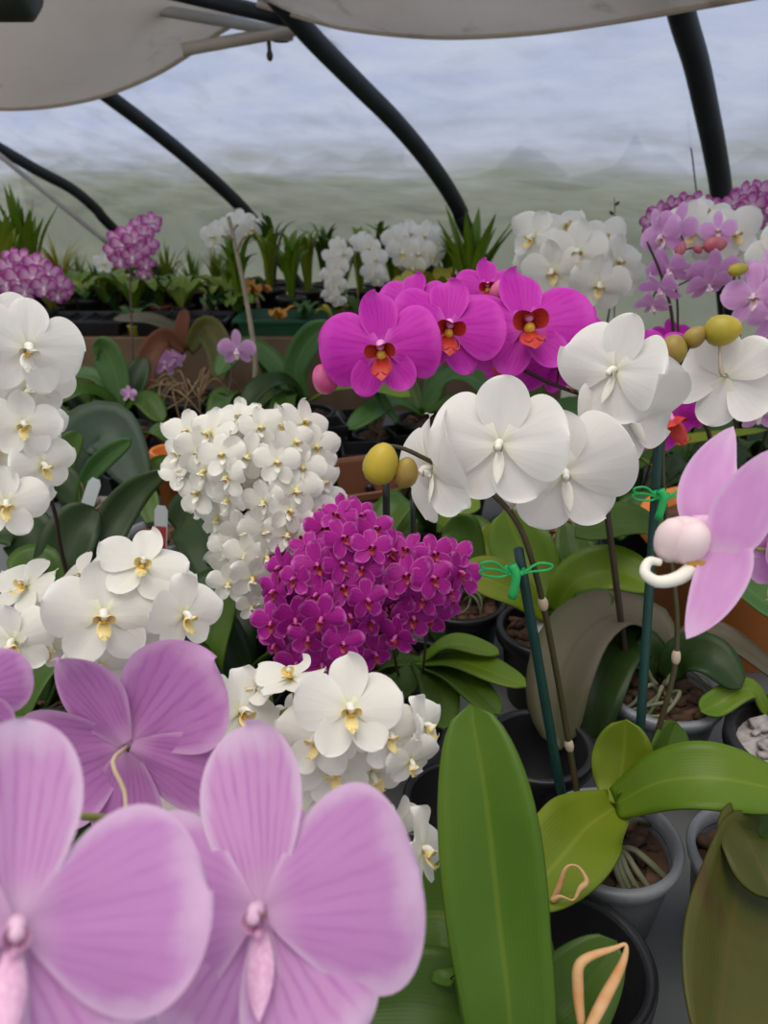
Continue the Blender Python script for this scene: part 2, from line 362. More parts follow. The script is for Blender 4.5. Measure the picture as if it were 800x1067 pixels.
def fmesh(kind, var, lod):
    key = (kind, var, lod)
    if key in CACHE: return CACHE[key]
    K = KIND[kind]; r = random.Random(hash_(kind) + var * 17 + 3)
    nu, nv = {0: (22, 16), 1: (12, 9), 2: (7, 6)}[lod]
    jj = lambda a: r.uniform(-a, a)
    parts = []
    for nm, L, Wd, ang, z0 in (('sepal', *K['d'], 90, -.012), ('sepal', K['l'][0], K['l'][1], -K['l'][2], -.016), ('sepal', K['l'][0], K['l'][1], -180 + K['l'][2], -.014),
                               ('petal', *K['p'], .012), ('petal', K['p'][0], K['p'][1], 180 - K['p'][2], .016)):
        mb = MB(); pet = nm == 'petal'
        petal(mb, L * (1 + jj(.04)), Wd * (1 + jj(.06)), ang + jj(4), K['tm'] if pet else .58, .12 if pet else .24, .5, .95 if pet else 1.0,
              z0, (.10 if pet else -.06) + jj(.14), (-.16 if pet else .10) + jj(.07), K['rip'] * r.uniform(.6, 1.4), nu, nv, seed=r.randint(0, 999), twist=jj(.35))
        parts.append((nm, mb))
    lk = (kind, 'lip', min(lod, 1) if lod < 2 else 2)
    if lk not in CACHE: CACHE[lk] = lip_mb(K.get('lips') or ('big' if lod < 2 else 'small')).xf(Matrix.Scale(K.get('ls', 1), 4)).mesh(kind + '_lip', [K['lip'], K['call']])
    lipm = CACHE[lk]
    if lod == 0:
        res = [(nm, mb.mesh(kind + '_' + nm, K.get('pmat', K['mat']) if nm == 'petal' else K['mat'])) for nm, mb in parts] + [('lip', lipm), ('column', col_mb(K.get('cs', 1)).mesh(kind + '_column', K['col']))]
    else:
        mb = MB()
        for nm, q in parts: mb.merge(q)
        cc = col_mb(K.get('cs', 1)); mb.add(cc.v, cc.f, cc.uv, 1)
        res = [('flower', mb.mesh(kind + '_flower', [K['mat'], K['col']])), ('lip', lipm)]
    CACHE[key] = res; return res
def hash_(s): return sum((i + 1) * ord(c) for i, c in enumerate(s)) % 997
def frame(face, roll=0.0, up=None):
    z = V(face).normalized(); u = up or V((0, SP, CP))
    if abs(u.dot(z)) > .97: u = V((0, CP, -SP))
    x = u.cross(z).normalized(); y = z.cross(x)
    return Matrix((x, y, z)).transposed().to_4x4() @ Matrix.Rotation(R(roll), 4, 'Z')
def look(pos, yaw=0, pitch=0, roll=0):
    return frame(CAM - pos) @ Matrix.Rotation(R(yaw), 4, 'Y') @ Matrix.Rotation(R(-pitch), 4, 'X') @ Matrix.Rotation(R(roll), 4, 'Z')
def flower(root, kind, pos, size, rot, lod=1, var=None):
    var = rnd.randint(0, 3) if var is None else var
    res = fmesh(kind, var, lod); loc = root_pos(root)
    m = Matrix.Translation(pos - loc) @ rot @ Matrix.Scale(size, 4)
    if lod == 0:
        o = bpy.data.objects.new('flower', None); o.empty_display_size = .02; kids = res
    else:
        o = bpy.data.objects.new('flower', res[0][1]); kids = res[1:]
    COL.objects.link(o); o.parent = root; o.matrix_local = m
    for nm, me in kids:
        c = bpy.data.objects.new(nm, me); COL.objects.link(c); c.parent = o
    return pos - (rot @ V((0, 0, 1))) * size * .03, -(rot @ V((0, 0, 1)))
def spike(root, path, backs, r=.0028, mat='stem', pr=.0013, n=40, pm=None, nodes=()):
    pts = crom(path, n); mb = MB(); tube(mb, pts, lambda t: r * (1 - .5 * t), 8)
    for t in nodes:
        p = pts[int(t * n)]; q = pts[min(n, int(t * n) + 1)]; ell(mb, p, q - p, r * 1.45, r * 2.6, 8, 1)
    k = 1 if nodes else 0
    for b, dr in backs:
        j = min(range(len(pts)), key=lambda i: (pts[i] - b).length); a = pts[j]
        L = (a - b).length
        tube(mb, [b + -dr * pr, b + dr * min(.02, L * .4), a.lerp(b, .3) + V((0, 0, .1 * L)), a], pr, 6, 9, k)
    o = mb.build('flower_spike', [mat] + (['node'] if nodes else []) + [pm or mat], root)
    return o
def bud(root, pos, ax, r, rl, mat='bud', to=None):
    mb = MB(); ell(mb, pos, ax, r, rl, 16, 0, .15)
    return mb.build('bud', mat, root)

# ------------------------------------------------------------------ leaves, pots
PF = {'strap': (.62, .45, .5, 1.), 'round': (.5, .3, .5, .9), 'lance': (.42, .4, .85, .9), 'blade': (.3, .6, 1.0, 1.)}
def leaf_mb(pts, width, nrm=(0, 0, 1), shape='strap', fold=.16, nu=26, nv=8, arch=0., roll=0.):
    mb = MB(); c = crom(pts, nu); v = []; f = []; uv = []; k = nv + 1; nrm = V(nrm)
    for i, p in enumerate(c):
        t = i / nu; tg = (c[min(i + 1, nu)] - c[max(i - 1, 0)]).normalized()
        sd = tg.cross(nrm)
        if sd.length < .05: sd = tg.orthogonal()
        sd.normalize(); up = sd.cross(tg)
        if roll: sd = Matrix.Rotation(R(roll * t), 3, tg) @ sd; up = sd.cross(tg)
        tt = math.sin(math.pi / 2 * t) if False else t
        w = width * prof(tt, *PF[shape])
        for j in range(k):
            s = 2 * j / nv - 1
            v.append(p + sd * (s * w / 2) + up * (w * (fold * abs(s) ** 1.3 + arch * s * s) + .04 * w * math.sin(9 * t + 3 * s) * s * s)); uv.append((j / nv, t))
    for i in range(nu):
        for j in range(nv): f.append((i * k + j, i * k + j + 1, (i + 1) * k + j + 1, (i + 1) * k + j))
    return mb.add(v, f, uv)
def leaf(root, pts, width, mat, nrm=(0, 0, 1), shape='strap', fold=.16, thick=.0022, label=None, **kw):
    o = leaf_mb(pts, width, nrm, shape, fold, **kw).build('leaf', mat, root, thick=thick)
    if label: o['label'] = label
    return o
def rosette(root, c, n, L, width, mats, az0=0., lift=.55, spread=50, seed=1, shape='strap', droop=.5, azs=None):
    """leaves of a moth-orchid fan: two opposite ranks, each leaf rising and arching over"""
    r = random.Random(seed)
    for i in range(n):
        az = azs[i] if azs else az0 + 180 * (i % 2) + r.uniform(-spread, spread)
        l = L * r.uniform(.75, 1.1); li = lift * r.uniform(.6, 1.3); dx = V((math.cos(R(az)), math.sin(R(az)), 0))
        p = [c + V((0, 0, -.01)), c + dx * l * .3 + V((0, 0, l * li * .55)), c + dx * l * .65 + V((0, 0, l * li * .75)), c + dx * l * .98 + V((0, 0, l * (li * .75 - droop * r.uniform(.5, 1.1))))]
        leaf(root, p, width * r.uniform(.85, 1.15), mats[i % len(mats)], shape=shape, nu=18, nv=6)
def soil_mb(c, r, seed=0, amp=.004):
    mb = MB(); n = 14; v = [V(c)]; f = []; rr = random.Random(seed)
    for i in range(1, 8):
        for j in range(n * 2):
            a = math.pi * j / n; q = V(c) + V((math.cos(a), math.sin(a), 0)) * r * i / 7
            v.append(q + V((0, 0, rr.uniform(-amp, amp) if i < 7 else -.002)))
    m = 2 * n
    for j in range(m): f.append((0, 1 + j, 1 + (j + 1) % m))
    for i in range(6):
        for j in range(m): f.append((1 + i * m + j, 1 + (i + 1) * m + j, 1 + (i + 1) * m + (j + 1) % m, 1 + i * m + (j + 1) % m))
    mb.add(v, f)
    for k in range(int(46)):   # bark chips
        a = rr.uniform(0, 6.28); q = r * math.sqrt(rr.random()) * .92; s = rr.uniform(.005, .012)
        if s > r * .2: s = r * .2
        p = V(c) + V((q * math.cos(a), q * math.sin(a), amp)); m4 = Matrix.Translation(p) @ Matrix.Rotation(rr.uniform(0, 6), 4, 'Z') @ Matrix.Rotation(rr.uniform(-.6, .6), 4, 'X')
        b = MB(); box(b, (-s, -s * .6, -s * .3), (s, s * .6, s * .3)); mb.merge(b, m4)
    return mb
def pot(root, c, r=.06, h=.112, kind='black', soil='bark', fill=.86, seg=40, rot=0.):
    """c: centre of the foot"""
    c = V(c); rb = r * .74; w = r * .035 + .0012; rim = r * .06 + .001
    mb = MB()
    if kind in ('clear',):
        lathe(mb, [(0, .003), (rb - w, .003), (rb, 0), (rb + (r - rb) * .85, h * .86), (r - w, h * .87), (r - w * 1.8, h * .86), (rb - w, .006)], c, seg)
        o = mb.build('pot', 'clear', root)
        m2 = MB(); lathe(m2, [(r - w, h * .86), (r, h * .87), (r + rim * .6, h * .93), (r + rim, h), (r + rim * .5, h + .002), (r - rim * .8, h + .0015), (r - w * 1.6, h * .9)], c, seg); m2.build('rim', 'clearrim', root)
    else:
        mat = {'black': 'black', 'terra': 'terra', 'brown': 'terrabrown', 'red': 'terrared', 'yellow': 'yellowpot'}[kind]
        lathe(mb, [(0, 0), (rb, 0), (rb + (r - rb) * .8, h * .82), (r, h * .83), (r + rim, h * .86), (r + rim, h * .985), (r + rim * .6, h), (r - w, h), (r - w * 1.5, h * .97), (rb - w, .006), (0, .006)], c, seg, rot=rot)
        mb.build('pot', mat, root, smooth=seg > 8)
    if soil: soil_mb(c + V((0, 0, h * fill)), rb + (r - rb) * fill - w * 1.6, int(c.x * 1e4) & 255).build('potting_mix', soil, root)
def roots(root, c, n, rad, seed, mat='root', th=.0022, up=.03, name='aerial_root', down=0.):
    """a tangle of aerial roots; each root its own mesh"""
    r = random.Random(seed)
    for i in range(n):
        a = r.uniform(0, 6.28); b = a + r.uniform(-1.2, 1.2); q = rad * r.uniform(.7, 1.1)
        p = [c + V((.15 * rad * math.cos(a), .15 * rad * math.sin(a), .008)), c + V((.5 * q * math.cos(a), .5 * q * math.sin(a), up * r.uniform(.4, 1.2))),
             c + V((.8 * q * math.cos((a + b) / 2), .8 * q * math.sin((a + b) / 2), up * r.uniform(.2, .9))), c + V((q * math.cos(b), q * math.sin(b), up * r.uniform(-.1, .4) - down * r.random()))]
        mb = MB(); tube(mb, p, lambda t: th * (1 - .4 * t), 6, 14); mb.build(name, mat, root)


# ------------------------------------------------------------------ world and light
w = bpy.data.worlds.new('sky'); sc.world = w; w.use_nodes = True
nt = w.node_tree; nt.nodes.clear()
wo = nt.nodes.new('ShaderNodeOutputWorld'); bg = nt.nodes.new('ShaderNodeBackground'); nt.links.new(bg.outputs[0], wo.inputs[0])
tcw = nt.nodes.new('ShaderNodeTexCoord'); nz = nt.nodes.new('ShaderNodeTexNoise'); nz.inputs['Scale'].default_value = 2.2; nz.inputs['Detail'].default_value = 4
nt.links.new(tcw.outputs['Generated'], nz.inputs['Vector'])
mx = nt.nodes.new('ShaderNodeMix'); mx.data_type = 'RGBA'; mx.inputs[6].default_value = (.80, .85, .95, 1); mx.inputs[7].default_value = (1.0, .97, .93, 1)
nt.links.new(nz.outputs[0], mx.inputs[0]); nt.links.new(mx.outputs[2], bg.inputs[0]); bg.inputs[1].default_value = 0.76
sun = bpy.data.lights.new('hazy_sun', 'SUN'); sun.energy = 2.0; sun.angle = R(50); sun.color = (1, .93, .84)
so = bpy.data.objects.new('hazy_sun', sun); COL.objects.link(so); so.rotation_euler = (R(8), R(-10), 0)

# ------------------------------------------------------------------ the tunnel: film wall, hoops, poles, shade cloth
PHI = .8684; BX, BY = 1.0049, 2.2935; S = [0, .9133, .9133 + 1.0563, .9133 + 1.0563 + 1.178]
AX = V((-math.sin(PHI), math.cos(PHI), 0)); NN = V((-math.cos(PHI), -math.sin(PHI), 0))
def hprof():
    z0, r, a, lin = -.2256, .8444, .5996, .4
    P = [(s * math.sin(a), z0 + s * math.cos(a)) for s in [-1.44 + 1.44 * i / 10 for i in range(11)]]
    P += [(r * (math.cos(a) - math.cos(a + lin * i / 10)), z0 + r * (math.sin(a + lin * i / 10) - math.sin(a))) for i in range(1, 11)]
    ue, ze = P[-1]; t = a + lin
    for i in range(1, 26):
        t += .012; ue += .06 * math.sin(t); ze += .06 * math.cos(t); P.append((ue, ze))
    return P
HP = hprof()
def hpt(off, u, z, out=0.): return V((BX, BY, CZ + z)) + AX * off + NN * (u - out)
mb = MB(); offs = [-2.4 + .15 * i for i in range(60)] + [6.6 + .5 * i for i in range(1, 20)]; k = len(HP); v = []; f = []; uv = []
for i, o in enumerate(offs):
    for j, (u, z) in enumerate(HP):
        nr = min(abs(o - q) for q in S)
        sag = .018 * math.sin(o * 9 + j * .7) * math.sin(j * .9) + .01 * math.sin(o * 23 + j * 1.7) + .02 * min(1, nr / .4)
        v.append(hpt(o, u, z, .15 + sag)); uv.append((o * .3, j / k))
for i in range(len(offs) - 1):
    for j in range(k - 1): f.append((i * k + j, (i + 1) * k + j, (i + 1) * k + j + 1, i * k + j + 1))
o = mb.add(v, f, uv).build('wall_back', 'film'); o['kind'] = 'structure'

HPIX = [[(756, 300), (752, 210), (745, 160), (735, 110), (725, 65), (712, 22), (702, -20)],
        [(488, 243), (480, 222), (465, 195), (440, 160), (410, 125), (380, 95), (345, 60), (322, 36), (296, 6)],
        [(290, 268), (275, 245), (255, 220), (230, 195), (190, 160), (150, 128), (110, 98), (72, 68)],
        [(120, 240), (100, 218), (75, 197), (40, 178), (0, 155), (-40, 133)]]
HLAB = ['thick black tunnel hoop rising behind the pink and white orchids on the right',
        'black tunnel hoop curving up behind the deep magenta orchid to the pole joint',
        'black tunnel hoop running from under the beige cloth down to the strap-leaved plants',
        'thin black tunnel hoop with a slender brace beside it, farthest of the hoops']
for kx, pix in enumerate(HPIX):
    b0 = V((BX, BY, CZ)) + AX * S[kx]; pts = []
    for x, y in pix:
        dr = W(x, y, 1.0) - CAM; t = (b0 - CAM).dot(AX) / dr.dot(AX); pts.append(CAM + dr * t)
    foot = pts[0] - (pts[2] - pts[0]).normalized() * ((pts[0].z - .02) / max(.3, (pts[2] - pts[0]).normalized().z))
    top = pts[-1] + (pts[-1] - pts[-2]).normalized() * .5
    mb = MB(); tube(mb, [foot, foot.lerp(pts[0], .5)] + pts + [top], .027, 12, 60)
    tag(mb.build('tunnel_hoop', 'hoop'), HLAB[kx], 'hoop', 'black hoops of the plastic tunnel')
def pole(name, a, b, r, mat, label, cat='pole'):
    mb = MB(); tube(mb, crom([a, a.lerp(b, .5), b], 12), r, 10); return tag(mb.build(name, mat), label, cat)
pole('brace_rod', W(-20, 146, 3.4), W(113, 254, 3.72), .012, 'metal', 'thin grey brace rod beside the farthest black hoop', 'rod')
pole('support_pole', W(60, -8, 1.9), W(300, 34, 2.05), .014, 'metal', 'grey metal pole crossing above the left beige cloth to the joint')
pole('support_pole', W(190, 52, 2.02), W(352, 23, 2.06), .016, 'cane', 'pale short pole running under the cloth to the joint, lower of the two')
pole('ridge_purlin', W(165, -12, 1.84), W(318, 24, 1.98), .019, 'hoop', 'dark pipe above the grey pole, meeting it at the joint', 'pipe')
t = thing('pole_clamp', 'metal clamp with a dangling tie where the overhead poles meet', 'clamp', W(290, 30, 2.06))
mb = MB(); lathe(mb, [(.02, -.035), (.034, -.03), (.034, .03), (.02, .035)], W(292, 28, 2.06), 16)
q = MB(); q.v = mb.v; box(mb, W(300, 24, 2.06) - V((.05, .02, .012)), W(300, 24, 2.06) + V((.05, .02, .012))); mb.build('collar', 'metal', t)
mb = MB(); tube(mb, [W(279, 34, 2.05), W(280, 44, 2.05), W(281, 57, 2.05)], .006, 6, 6); ell(mb, W(281, 58, 2.05), (0, 0, 1), .009, .014, 8); mb.build('tie', 'stemdark', t)
# small twig and loose thread at the right-hand hoop
pole('tie_stub', W(737, 72, 1.92), W(757, 82, 1.9), .006, 'metal', 'small tie stub sticking out of the thick right-hand hoop', 'tie')
mb = MB(); tube(mb, [W(724, 92, 1.98), W(717, 125, 2.0), W(722, 170, 2.05), W(729, 230, 2.1)], .0022, 5, 16)
tag(mb.build('hanging_wire', 'stemdark'), 'thin loose wire hanging beside the thick right-hand hoop', 'wire')
mb = MB(); lathe(mb, [(0, -.21), (.06, -.21), (.075, -.195), (.075, .195), (.06, .21), (0, .21)], (0, 0, 0), 24)
mb.xf(Matrix.Translation(W(-112, -29, 1.35)) @ Matrix.Rotation(R(90), 4, 'Y')); mb.v = [p + V((.03, 0, 0)) for p in mb.v]
mb.xf(Matrix.Identity(4)); t = tag(mb.build('heater_tube', 'duct'), 'dark blunt-ended tube hanging in the upper left corner', 'heater')

def sheet(name, label, rows, nx=44, ny=22, seed=0):
    """cloth through rows of points (each row a curve across)"""
    rr = [crom(r, nx) for r in rows]; v = []; f = []; uv = []
    for i in range(nx + 1):
        c = crom([r[i] for r in rr], ny)
        for j, p in enumerate(c):
            z = .02 * noise.noise(p * 4 + V((seed, 0, 0))) + .008 * noise.noise(p * 15)
            v.append(p + V((0, 0, z * min(1, j / 3)))); uv.append((i / nx, j / ny))
    k = ny + 1
    for i in range(nx):
        for j in range(ny): f.append((i * k + j, (i + 1) * k + j, (i + 1) * k + j + 1, i * k + j + 1))
    # rolled hem along the lower edge
    root = thing(name, label, 'shade cloth', rows[0][len(rows[0]) // 2])
    MB().add(v, f, uv).build('cloth', 'net', root)
    m = MB(); tube(m, rr[0], .007, 8); m.build('hem', 'net', root)
sheet('shade_cloth', 'sagging beige shade cloth hanging in the upper left below the grey pole',
      [[W(-60, 108, 2.2), W(0, 113, 2.2), W(55, 110, 2.2), W(108, 99, 2.2), W(160, 78, 2.18), W(200, 54, 2.15), W(228, 34, 2.12), W(262, 14, 2.1)],
       [W(-90, 50, 1.95), W(-10, 62, 1.95), W(50, 60, 1.95), W(105, 48, 1.97), W(155, 30, 1.98), W(195, 12, 2.0), W(225, 0, 2.03), W(260, -12, 2.06)],
       [W(-120, -80, 1.75), W(-20, -60, 1.75), W(50, -60, 1.75), W(110, -60, 1.78), W(160, -60, 1.8), W(200, -62, 1.85), W(235, -64, 1.9), W(270, -66, 1.95)]], seed=2)
sheet('shade_cloth', 'beige shade cloth with a long fold sagging across the upper right',
      [[W(268, 4, 1.90), W(320, 19, 1.88), W(360, 29, 1.85), W(420, 36, 1.80), W(480, 38, 1.74), W(560, 33, 1.65), W(650, 20, 1.53), W(730, 6, 1.42), W(830, -12, 1.28)],
       [W(268, -12, 1.80), W(320, 2, 1.78), W(360, 14, 1.75), W(420, 20, 1.70), W(480, 19, 1.64), W(560, 10, 1.55), W(650, -4, 1.43), W(730, -16, 1.32), W(830, -34, 1.18)],
       [W(268, -50, 1.64), W(320, -40, 1.62), W(360, -36, 1.59), W(420, -32, 1.54), W(480, -34, 1.48), W(560, -40, 1.39), W(650, -50, 1.27), W(730, -60, 1.16), W(830, -70, 1.02)]], seed=9)

# ------------------------------------------------------------------ ground, outdoors, benches
def st(o): o['kind'] = 'structure'; return o
mb = MB(); box(mb, (-12, -2, -.1), (6, 12, 0)); st(mb.build('floor', 'ground', smooth=False))
mb = MB(); n = 40; v = []; f = []
c0 = V((BX, BY, 0)) - NN * 1.4
for i in range(n + 1):
    for j in range(n + 1):
        a = -14 + 34 * i / n; b = 18 * j / n
        p = c0 + AX * a - NN * b; v.append(p + V((0, 0, .02 + .03 * b + .12 * noise.noise(p * .6))))
for i in range(n):
    for j in range(n): f.append((i * (n + 1) + j, (i + 1) * (n + 1) + j, (i + 1) * (n + 1) + j + 1, i * (n + 1) + j + 1))
st(mb.add(v, f).build('outside_field', 'lawn'))
mb = MB(); v = []; f = []; n = 160; mm = 14
for i in range(n + 1):
    for j in range(mm + 1):
        a = -10 + 26 * i / n; t = j / mm; ph = math.pi * t
        p = c0 + AX * a - NN * (5.2 - 1.1 * math.cos(ph)); p.z = .1 + 1.25 * math.sin(ph)
        v.append(p + V((noise.noise(p * 1.4), noise.noise(p * 1.4 + V((5, 0, 0))), noise.noise(p * 1.7 + V((0, 9, 0))) * .9)) * .7 * (.3 + math.sin(ph)) + V((0, 0, .12 * noise.noise(p * 6))))
k = mm + 1
for i in range(n):
    for j in range(mm): f.append((i * k + j, (i + 1) * k + j, (i + 1) * k + j + 1, i * k + j + 1))
o = mb.add(v, f).build('outside_hedge', 'hedge'); o['kind'] = 'stuff'; tag(o, 'blurred hedge growing outside behind the milky film', 'hedge')
def prism(mb, poly, z0, z1):
    n = len(poly); mb.add([(x, y, z0) for x, y in poly] + [(x, y, z1) for x, y in poly],
                          [tuple(range(n))[::-1], tuple(range(n, 2 * n))] + [(i, (i + 1) % n, (i + 1) % n + n, i + n) for i in range(n)])
def bench(name, label, poly, z, legs, th=.03, mat='bench', board=None):
    t = thing(name, label, 'bench', (sum(p[0] for p in poly) / len(poly), sum(p[1] for p in poly) / len(poly), 0))
    mb = MB(); prism(mb, poly, z - th, z); mb.build('tabletop', mat, t, smooth=False)
    for x, y in legs:
        mb = MB(); box(mb, (x - .025, y - .025, 0), (x + .025, y + .025, z - th)); mb.build('leg', 'wood', t, smooth=False)
    if board:
        mb = MB(); box(mb, *board); mb.build('front_board', 'wood', t, smooth=False)
bench('growing_bench', 'grey sheet-topped growing bench under the foreground pots', [(-1.7, -.05), (1.15, -.05), (1.15, 1.95), (.85, 2.26), (-1.7, 2.26)], BENCH,
      [(-1.6, .05), (1.05, .05), (1.05, 1.8), (-1.6, 2.15), (-.3, .05), (-.3, 2.15)])
bench('raised_bench', 'raised wooden back bench with a weathered front board', [(-3.2, 2.36), (.55, 2.36), (.40, 2.66), (-1.0, 3.72), (-3.2, 5.2)], STAGE,
      [(-3.0, 2.6), (-1.2, 2.5), (.25, 2.5), (-1.2, 3.6), (-2.8, 4.6)], mat='wood', board=((-3.2, 2.33, .66), (.55, 2.358, .955)))
def tray(name, label, cat, c, sx, sy, h, mat, group=None, cells=0):
    c = V(c); t = thing(name, label, cat, c, group); mb = MB()
    def ring(w, d, z): return [c + V((a * w / 2, b * d / 2, z)) for a, b in ((-1, -1), (1, -1), (1, 1), (-1, 1))]
    rs = [ring(sx * .9, sy * .9, 0), ring(sx, sy, h), ring(sx + .02, sy + .02, h), ring(sx + .02, sy + .02, h - .008), ring(sx + .004, sy + .004, h - .008)]
    v = rs[0] + rs[1]; f = [(3, 2, 1, 0)] + [(i, (i + 1) % 4, (i + 1) % 4 + 4, i + 4) for i in range(4)]
    mb.add(v, f); q = rs[2] + ring(sx * .985, sy * .985, h); mb.add(q, [(i, (i + 1) % 4, (i + 1) % 4 + 4, i + 4) for i in range(4)])
    q = rs[2] + rs[3]; mb.add(q, [(i, i + 4, (i + 1) % 4 + 4, (i + 1) % 4) for i in range(4)])
    q = ring(sx * .985, sy * .985, h) + ring(sx * .885, sy * .885, .006); mb.add(q, [(i, (i + 1) % 4, (i + 1) % 4 + 4, i + 4) for i in range(4)] + [(4, 5, 6, 7)])
    mb.build('tray_body', mat, t, smooth=False)
    if cells:
        mb = MB()
        for i in range(1, cells):
            x = -sx * .46 + sx * .92 * i / cells; box(mb, c + V((x - .003, -sy * .46, .006)), c + V((x + .003, sy * .46, h * .93)))
        for i in range(1, 3):
            y = -sy * .46 + sy * .92 * i / 3; box(mb, c + V((-sx * .46, y - .003, .006)), c + V((sx * .46, y + .003, h * .93)))
        mb.build('cell_divider', mat, t, smooth=False)
    return t
def flat(p): return V((p.x, p.y, 0))
TRAYS = []
p = B(305, 340, STAGE + .055); TRAYS.append((p.x + .02, 2.49, .26)); tray('seed_tray', 'dark green tray on the front edge of the raised back bench', 'tray', (p.x + .02, 2.49, STAGE), .42, .2, .05, 'greentray')
p = B(105, 335, STAGE + .05); TRAYS += [(p.x - .08, 2.47, .12), (p.x + .23, 2.47, .14)]
tray('cell_tray', 'black cell tray at the left front of the raised back bench, nearest the magenta cluster', 'tray', (p.x - .08, 2.47, STAGE), .26, .17, .05, 'black', 'black trays on the raised bench', 4)
tray('cell_tray', 'black cell tray on the raised back bench behind the bare grey stalk plant', 'tray', (p.x + .23, 2.47, STAGE), .28, .17, .05, 'black', 'black trays on the raised bench', 4)

# ------------------------------------------------------------------ the orchids
def at(b, x, y, d, size_px, yaw=0, pitch=0, roll=0, root=None, kind='white', lod=1, var=None):
    p = W(x, y, d); return flower(root, kind, p, size_px * d / F, look(p, yaw, pitch, roll), lod, var)
TAKEN = [(B(374, 500, BENCH + .10).x, B(374, 500, BENCH + .10).y, .118, BENCH), (B(748, 662, BENCH).x, B(748, 662, BENCH).y, .144, BENCH)]
def free(x, y, r, z, fixed=False):
    """the nearest free standing room for a pot of radius r"""
    lo, hi = ((-1.6, .05), (1.05, 2.17)) if z < .9 else ((-3.0, 2.40), (1., 4.5))
    if not fixed:
        x = min(max(x, lo[0]), hi[0]); y = min(max(y, lo[1]), hi[1])
        for it in range(200):
            dx = dy = 0; n = 0
            for a, b, q, zz in TAKEN:
                if abs(zz - z) > .05: continue
                d = math.hypot(x - a, y - b); o_ = r + q + .002 - d
                if o_ > 0:
                    if d < 1e-4: ux, uy = .6, .8
                    else: ux, uy = (x - a) / d, (y - b) / d
                    dx += ux * o_; dy += uy * o_; n += 1
            if not n: break
            k = 1.0 if it < 60 else 1.6
            x += dx * k + .004 * math.sin(it * 2.4) * (it > 12); y += dy * k + .004 * math.cos(it * 1.7) * (it > 12)
            x = min(max(x, lo[0]), hi[0]); y = min(max(y, lo[1]), hi[1])
    TAKEN.append((x, y, r, z)); return x, y
def plant(label, cat, base, group=None, name='potted_orchid', z=BENCH, r=.06, fixed=False):
    x, y = free(base[0], base[1], r, z, fixed)
    return thing(name, label, cat, V((x, y, z)), group)
FL = lambda root, kind, lod, lst: [at(None, x, y, d, s, yw, pt, rl, root, kind, lod) for x, y, d, s, yw, pt, rl in lst]

# --- striped pink moth orchid in the lower left foreground
t = plant('striped pink moth orchid with huge blooms filling the lower left corner', 'orchid', (-.13, .13), fixed=True)
pot(t, t.location, .06, .112, 'clear')
b = FL(t, 'pink', 0, [(16, 966, .225, 372, 4, 2, -6), (271, 950, .285, 326, -16, 2, 4)])
b += FL(t, 'pinkback', 0, [(272, 985, .335, 268, -4, -14, -5), (134, 776, .42, 228, 154, 24, -25), (-34, 722, .34, 122, 15, 5, 0)])
spike(t, [t.location + V((.01, 0, .1)), W(230, 1090, .37), W(205, 985, .38), W(155, 870, .40), W(80, 850, .36), W(-30, 850, .32)], b, .003, 'stemgreen', nodes=(.3,), pm='colpink')
c = t.location + V((0, 0, .10))
for a in (200, 20, 150): leaf(t, [c, c + V((.05 * math.cos(R(a)), .05 * math.sin(R(a)), .03)), c + V((.12 * math.cos(R(a)), .12 * math.sin(R(a)), .03)), c + V((.18 * math.cos(R(a)), .18 * math.sin(R(a)), -.02))], .055, 'g_mid')

# --- big white moth orchid in the clear pot (two spikes)
t = plant('large white moth orchid with yellow buds, staked in the clear pot right of centre', 'orchid', (.208, .52), r=.061, fixed=True)
pot(t, t.location, .059, .112, 'clear')
c = W(641, 838, .69)
leaf(t, [c, W(690, 815, .66), W(750, 812, .64), W(830, 828, .64)], .060, 'g_bright', (0, -.45, 1), fold=.1, shape='strap')
leaf(t, [c + V((0, 0, -.004)), W(612, 862, .66), W(586, 892, .62), W(540, 945, .58)], .068, 'g_lime', (0, -.5, 1), fold=.2)
leaf(t, [c, W(645, 815, .70), W(650, 785, .70), W(652, 750, .69)], .054, 'g_lime', (-.4, -1, .2), fold=.15, shape='strap')
leaf(t, [c, W(672, 815, .72), W(692, 785, .72), W(704, 752, .73)], .056, 'g_deep', (.4, -1, .3), fold=.15, shape='strap')
b1 = [at(None, 449, 488, .575, 126, -62, -4, 14, t, 'white', 0, 2)] + FL(t, 'white', 0, [(521, 462, .55, 142, -8, -2, -3), (588, 492, .578, 138, 6, -8, 8)])
sp1 = [W(603, 838, .71), W(590, 760, .69), W(572, 660, .645), W(556, 590, .61), W(536, 540, .595), W(500, 505, .592), W(455, 484, .575), W(422, 468, .566), W(402, 464, .562)]
spike(t, sp1, b1, .0030, 'stem', nodes=(.12, .32))
bud(t, W(397, 483, .56), (.25, 0, 1), .0130, .0160, 'bud'); bud(t, W(423, 492, .563), (.15, 0, 1), .0092, .0118, 'budolive')
b2 = FL(t, 'white', 0, [(641, 386, .60, 120, -30, 4, -16), (655, 428, .635, 128, 30, -16, 30), (757, 392, .66, 108, 165, -10, 200)])
sp2 = [W(668, 812, .72), W(682, 772, .715), W(702, 700, .70), W(705, 640, .69), W(696, 560, .68), W(690, 480, .67), W(697, 420, .66), W(706, 385, .655), W(722, 356, .65), W(745, 345, .648)]
spike(t, sp2, b2, .0030, 'stem', nodes=(.06, .27), pm='stemgreen')
bud(t, W(701, 364, .648), (.1, 0, 1), .0118, .0125, 'budolive'); bud(t, W(724, 351, .65), (.6, 0, .6), .0085, .0105, 'budolive'); bud(t, W(753, 344, .645), (.9, -.2, .2), .0132, .0152, 'bud')
c = V((.208, .52, .852)); r = random.Random(4)
